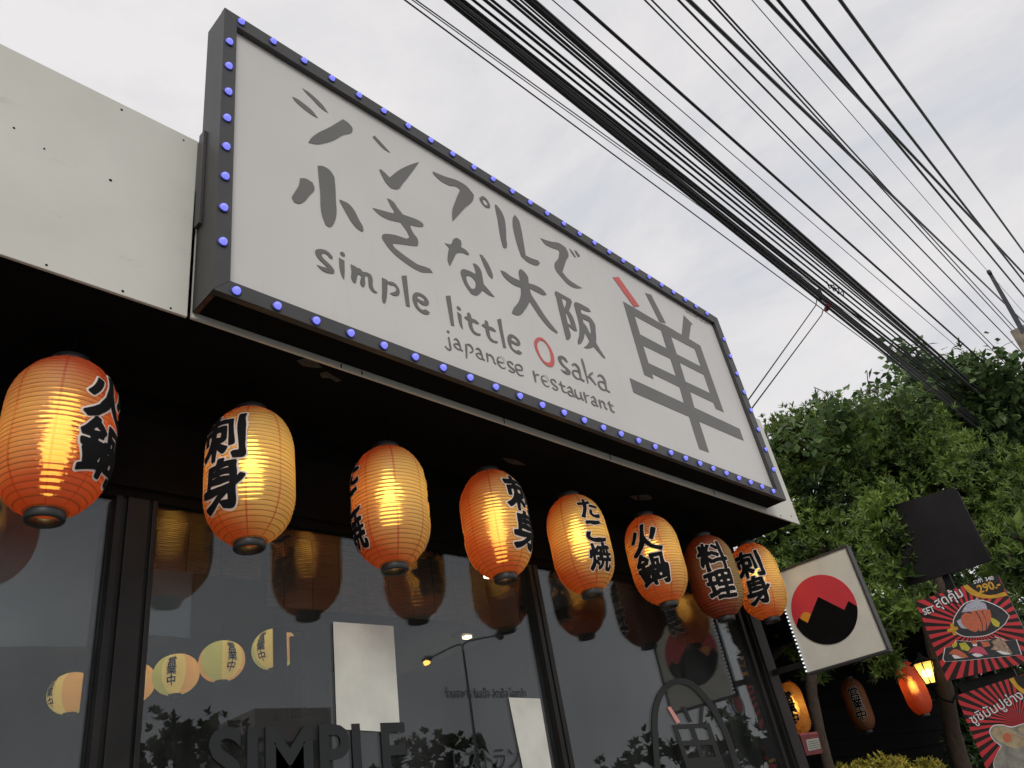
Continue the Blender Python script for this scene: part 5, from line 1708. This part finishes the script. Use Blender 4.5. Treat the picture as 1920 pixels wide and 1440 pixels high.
def pole():
    p = depth(1917, 618, 13.2)
    e = empty('power_pole', (p.x, p.y, 0), 'square concrete power pole at the right edge with a steel arm', 'power pole')
    m = MB()
    k = 0.21
    m.add([(p.x - k, p.y - k, 0), (p.x + k, p.y - k, 0), (p.x + k, p.y + k, 0), (p.x - k, p.y + k, 0), (p.x - .165, p.y - .165, p.z), (p.x + .165, p.y - .165, p.z), (p.x + .165, p.y + .165, p.z), (p.x - .165, p.y + .165, p.z)],
          [(0, 3, 2, 1), (4, 5, 6, 7), (0, 1, 5, 4), (1, 2, 6, 5), (2, 3, 7, 6), (3, 0, 4, 7)])
    m.build('shaft', M['concrete'], e)
    m = MB()
    a, b = depth(1855, 511, 12.9), depth(1920, 625, 12.9)
    d = (b - a).normalized()
    s = d.cross(ROW[2]).normalized()
    w = 0.026
    m.prism([a + s * w, a - s * w, b - s * w * 1.6, b + s * w * 1.6], ROW[2] * 0.01)
    m.prism([a + s * w, b + s * w * 1.6, b + s * w * 1.6 + ROW[2] * 0.06, a + s * w + ROW[2] * 0.06], s * 0.008)
    m.build('steel_arm', M['steel'], e)
    m = MB()
    m.lathe([(0, -0.04), (0.03, -0.04), (0.035, 0), (0.03, 0.04), (0, 0.04)], 12, a)
    m.build('insulator', M['black_plastic'], e)
    m = MB()
    for z in (0.25, 0.6, 0.95):
        m.tube([(p.x - 0.30, p.y - 0.05, p.z - z), (p.x - 0.15, p.y - 0.05, p.z - z)], 0.014, 6)
    m.build('step_bolt', M['steel'], e)
pole()

# ------------------------------------------------------------------ the other side of the street (seen mirrored in the glass)
def mir(u, v, t):
    p = depth(u, v, t)
    return Vector((p.x, 2 * GY - p.y, p.z))
def far_tree(label, spots_, t, seed, dens=26):
    bl = []
    for u, v, px in spots_:
        c = mir(u, v, t)
        bl.append((c, px / FPX * t, 0.9))
    c = bl[0][0]
    tree('street_tree', label, 'tree', bl, [gz(c), Vector((c.x, c.y, c.z * 0.5)), c - Vector((0, 0, bl[0][1] * .6)), c], dens, 0.26, 0.075, M['far_leaf'], seed, nleaf=9, group='trees across the street', up=0.2)
far_tree('dark tree across the street, mirrored low in the glass beside the pillar', [(330, 1400, 75), (400, 1395, 65), (280, 1420, 70), (450, 1420, 60), (360, 1470, 90)], 26, 31)
far_tree('tree across the street, mirrored in the glass above the big letters', [(780, 1420, 50), (830, 1400, 40), (870, 1430, 55), (740, 1450, 45), (840, 1470, 80)], 27, 32)
far_tree('loose green tree across the street, mirrored left of the arch logo', [(1180, 1420, 30), (1215, 1405, 35), (1240, 1430, 40), (1160, 1450, 40)], 25, 33)
far_tree('large green tree across the street, mirrored inside the arch logo', [(1370, 1390, 60), (1330, 1420, 60), (1410, 1430, 60), (1360, 1350, 40), (1290, 1440, 50)], 24, 34)
def street_lamp():
    T = 19
    b = mir(868, 1216, T)
    e = empty('street_lamp', gz(b), 'double armed street lamp across the road, mirrored in the middle window', 'street lamp')
    m = MB()
    m.tube([gz(b), Vector((b.x, b.y, b.z * .5)), b - Vector((0, 0, .05))], [0.07, 0.045, 0.028], 10)
    m.build('pole', M['steel'], e)
    for (u, v), (u2, v2), lit in (((810, 1232), (795, 1238), True), ((928, 1192), (942, 1187), False)):
        a, h = mir(u, v, T), mir(u2, v2, T)
        m = MB()
        m.tube(open_curve([b - Vector((0, 0, .05)), b.lerp(a, 0.12) + Vector((0, 0, .12)), a], 5), 0.02, 8)
        am = m.build('arm', M['steel'], e)
        m = MB()
        d = (h - a)
        m.tube([a, a + d * 0.3, a + d * 0.8, a + d * 1.25], [0.04, 0.075, 0.085, 0.03], 10)
        hd = m.build('lamp_head', M['steel'], am)
        m = MB()
        c = a + d * 0.7
        m.lathe([(0.0, -0.15), (0.06, -0.13), (0.09, -0.08), (0.07, -0.03), (0, -0.02)], 14, c)
        m.build('lamp_glass', bulb_mat('street_lamp_glow', (1.0, 0.50, 0.10), 25) if lit else M['steel'], am)
street_lamp()
def pylon():
    T = 34
    e = empty('sign_pylon', gz(mir(1390, 1330, T)), 'white roadside pylon with a red and blue drop emblem, mirrored at the right window edge', 'sign')
    a, b = mir(1372, 1285, T), mir(1425, 1272, T)
    x0, x1 = sorted((a.x, b.x))
    m = MB()
    m.box((x0, a.y - .5, 0), (x1, a.y - .2, max(a.z, b.z)))
    m.build('panel', mat('pylon_white', (0.72, 0.73, 0.72), 0.5, var=0.05), e)
    c = mir(1378, 1322, T)
    yy = a.y - .5 + 0.32
    def drop(k, l):
        out = []
        for i in range(40):
            t = 2 * math.pi * i / 40
            r_ = k * (1 + (0.55 * max(0, math.cos(t - math.pi / 2)) ** 6))
            out.append(Vector((c.x + r_ * math.cos(t), yy + l, c.z + r_ * math.sin(t))))
        return out
    for nm, k, l, col in (('blue_ring', 0.56, 0.0, (0.05, 0.12, 0.36)), ('white_ring', 0.47, 0.02, (0.7, 0.7, 0.7)), ('red_drop', 0.37, 0.04, (0.45, 0.05, 0.03))):
        m = MB()
        m.prism(drop(k, l), (0, 0.015, 0))
        m.build(nm, mat('emblem_' + nm, col, 0.5), e)
pylon()
def far_building():
    T = 60
    a, b = mir(500, 1290, T), mir(660, 1215, T)
    x0, x1 = sorted((a.x, b.x))
    e = empty('office_block', (x0, a.y, 0), 'plain dusk-grey office block across the street with a few lit windows, mirrored faintly', 'building')
    m = MB()
    y = min(a.y, b.y)
    m.box((x0 - 1, y - 9, 0), (x1 + 2, y, b.z - 3))
    m.build('wall', mat('office_render', (0.58, 0.52, 0.48), 0.8, var=0.1, scale=.3), e)
    gl = bulb_mat('lit_window', (1.0, 0.62, 0.36), 0.9)
    dk = mat('dark_window', (0.05, 0.055, 0.06), 0.2)
    rng = random.Random(5)
    for i in range(5):
        for j in range(5):
            x = x0 + (x1 - x0) * (i + 0.3) / 5
            z = 4 + (b.z - 10) * j / 5
            m = MB()
            m.box((x, y + 0.002, z), (x + 1.5, y + 0.06, z + 2.0))
            m.build('window', gl if rng.random() < 0.22 else dk, e)
far_building()
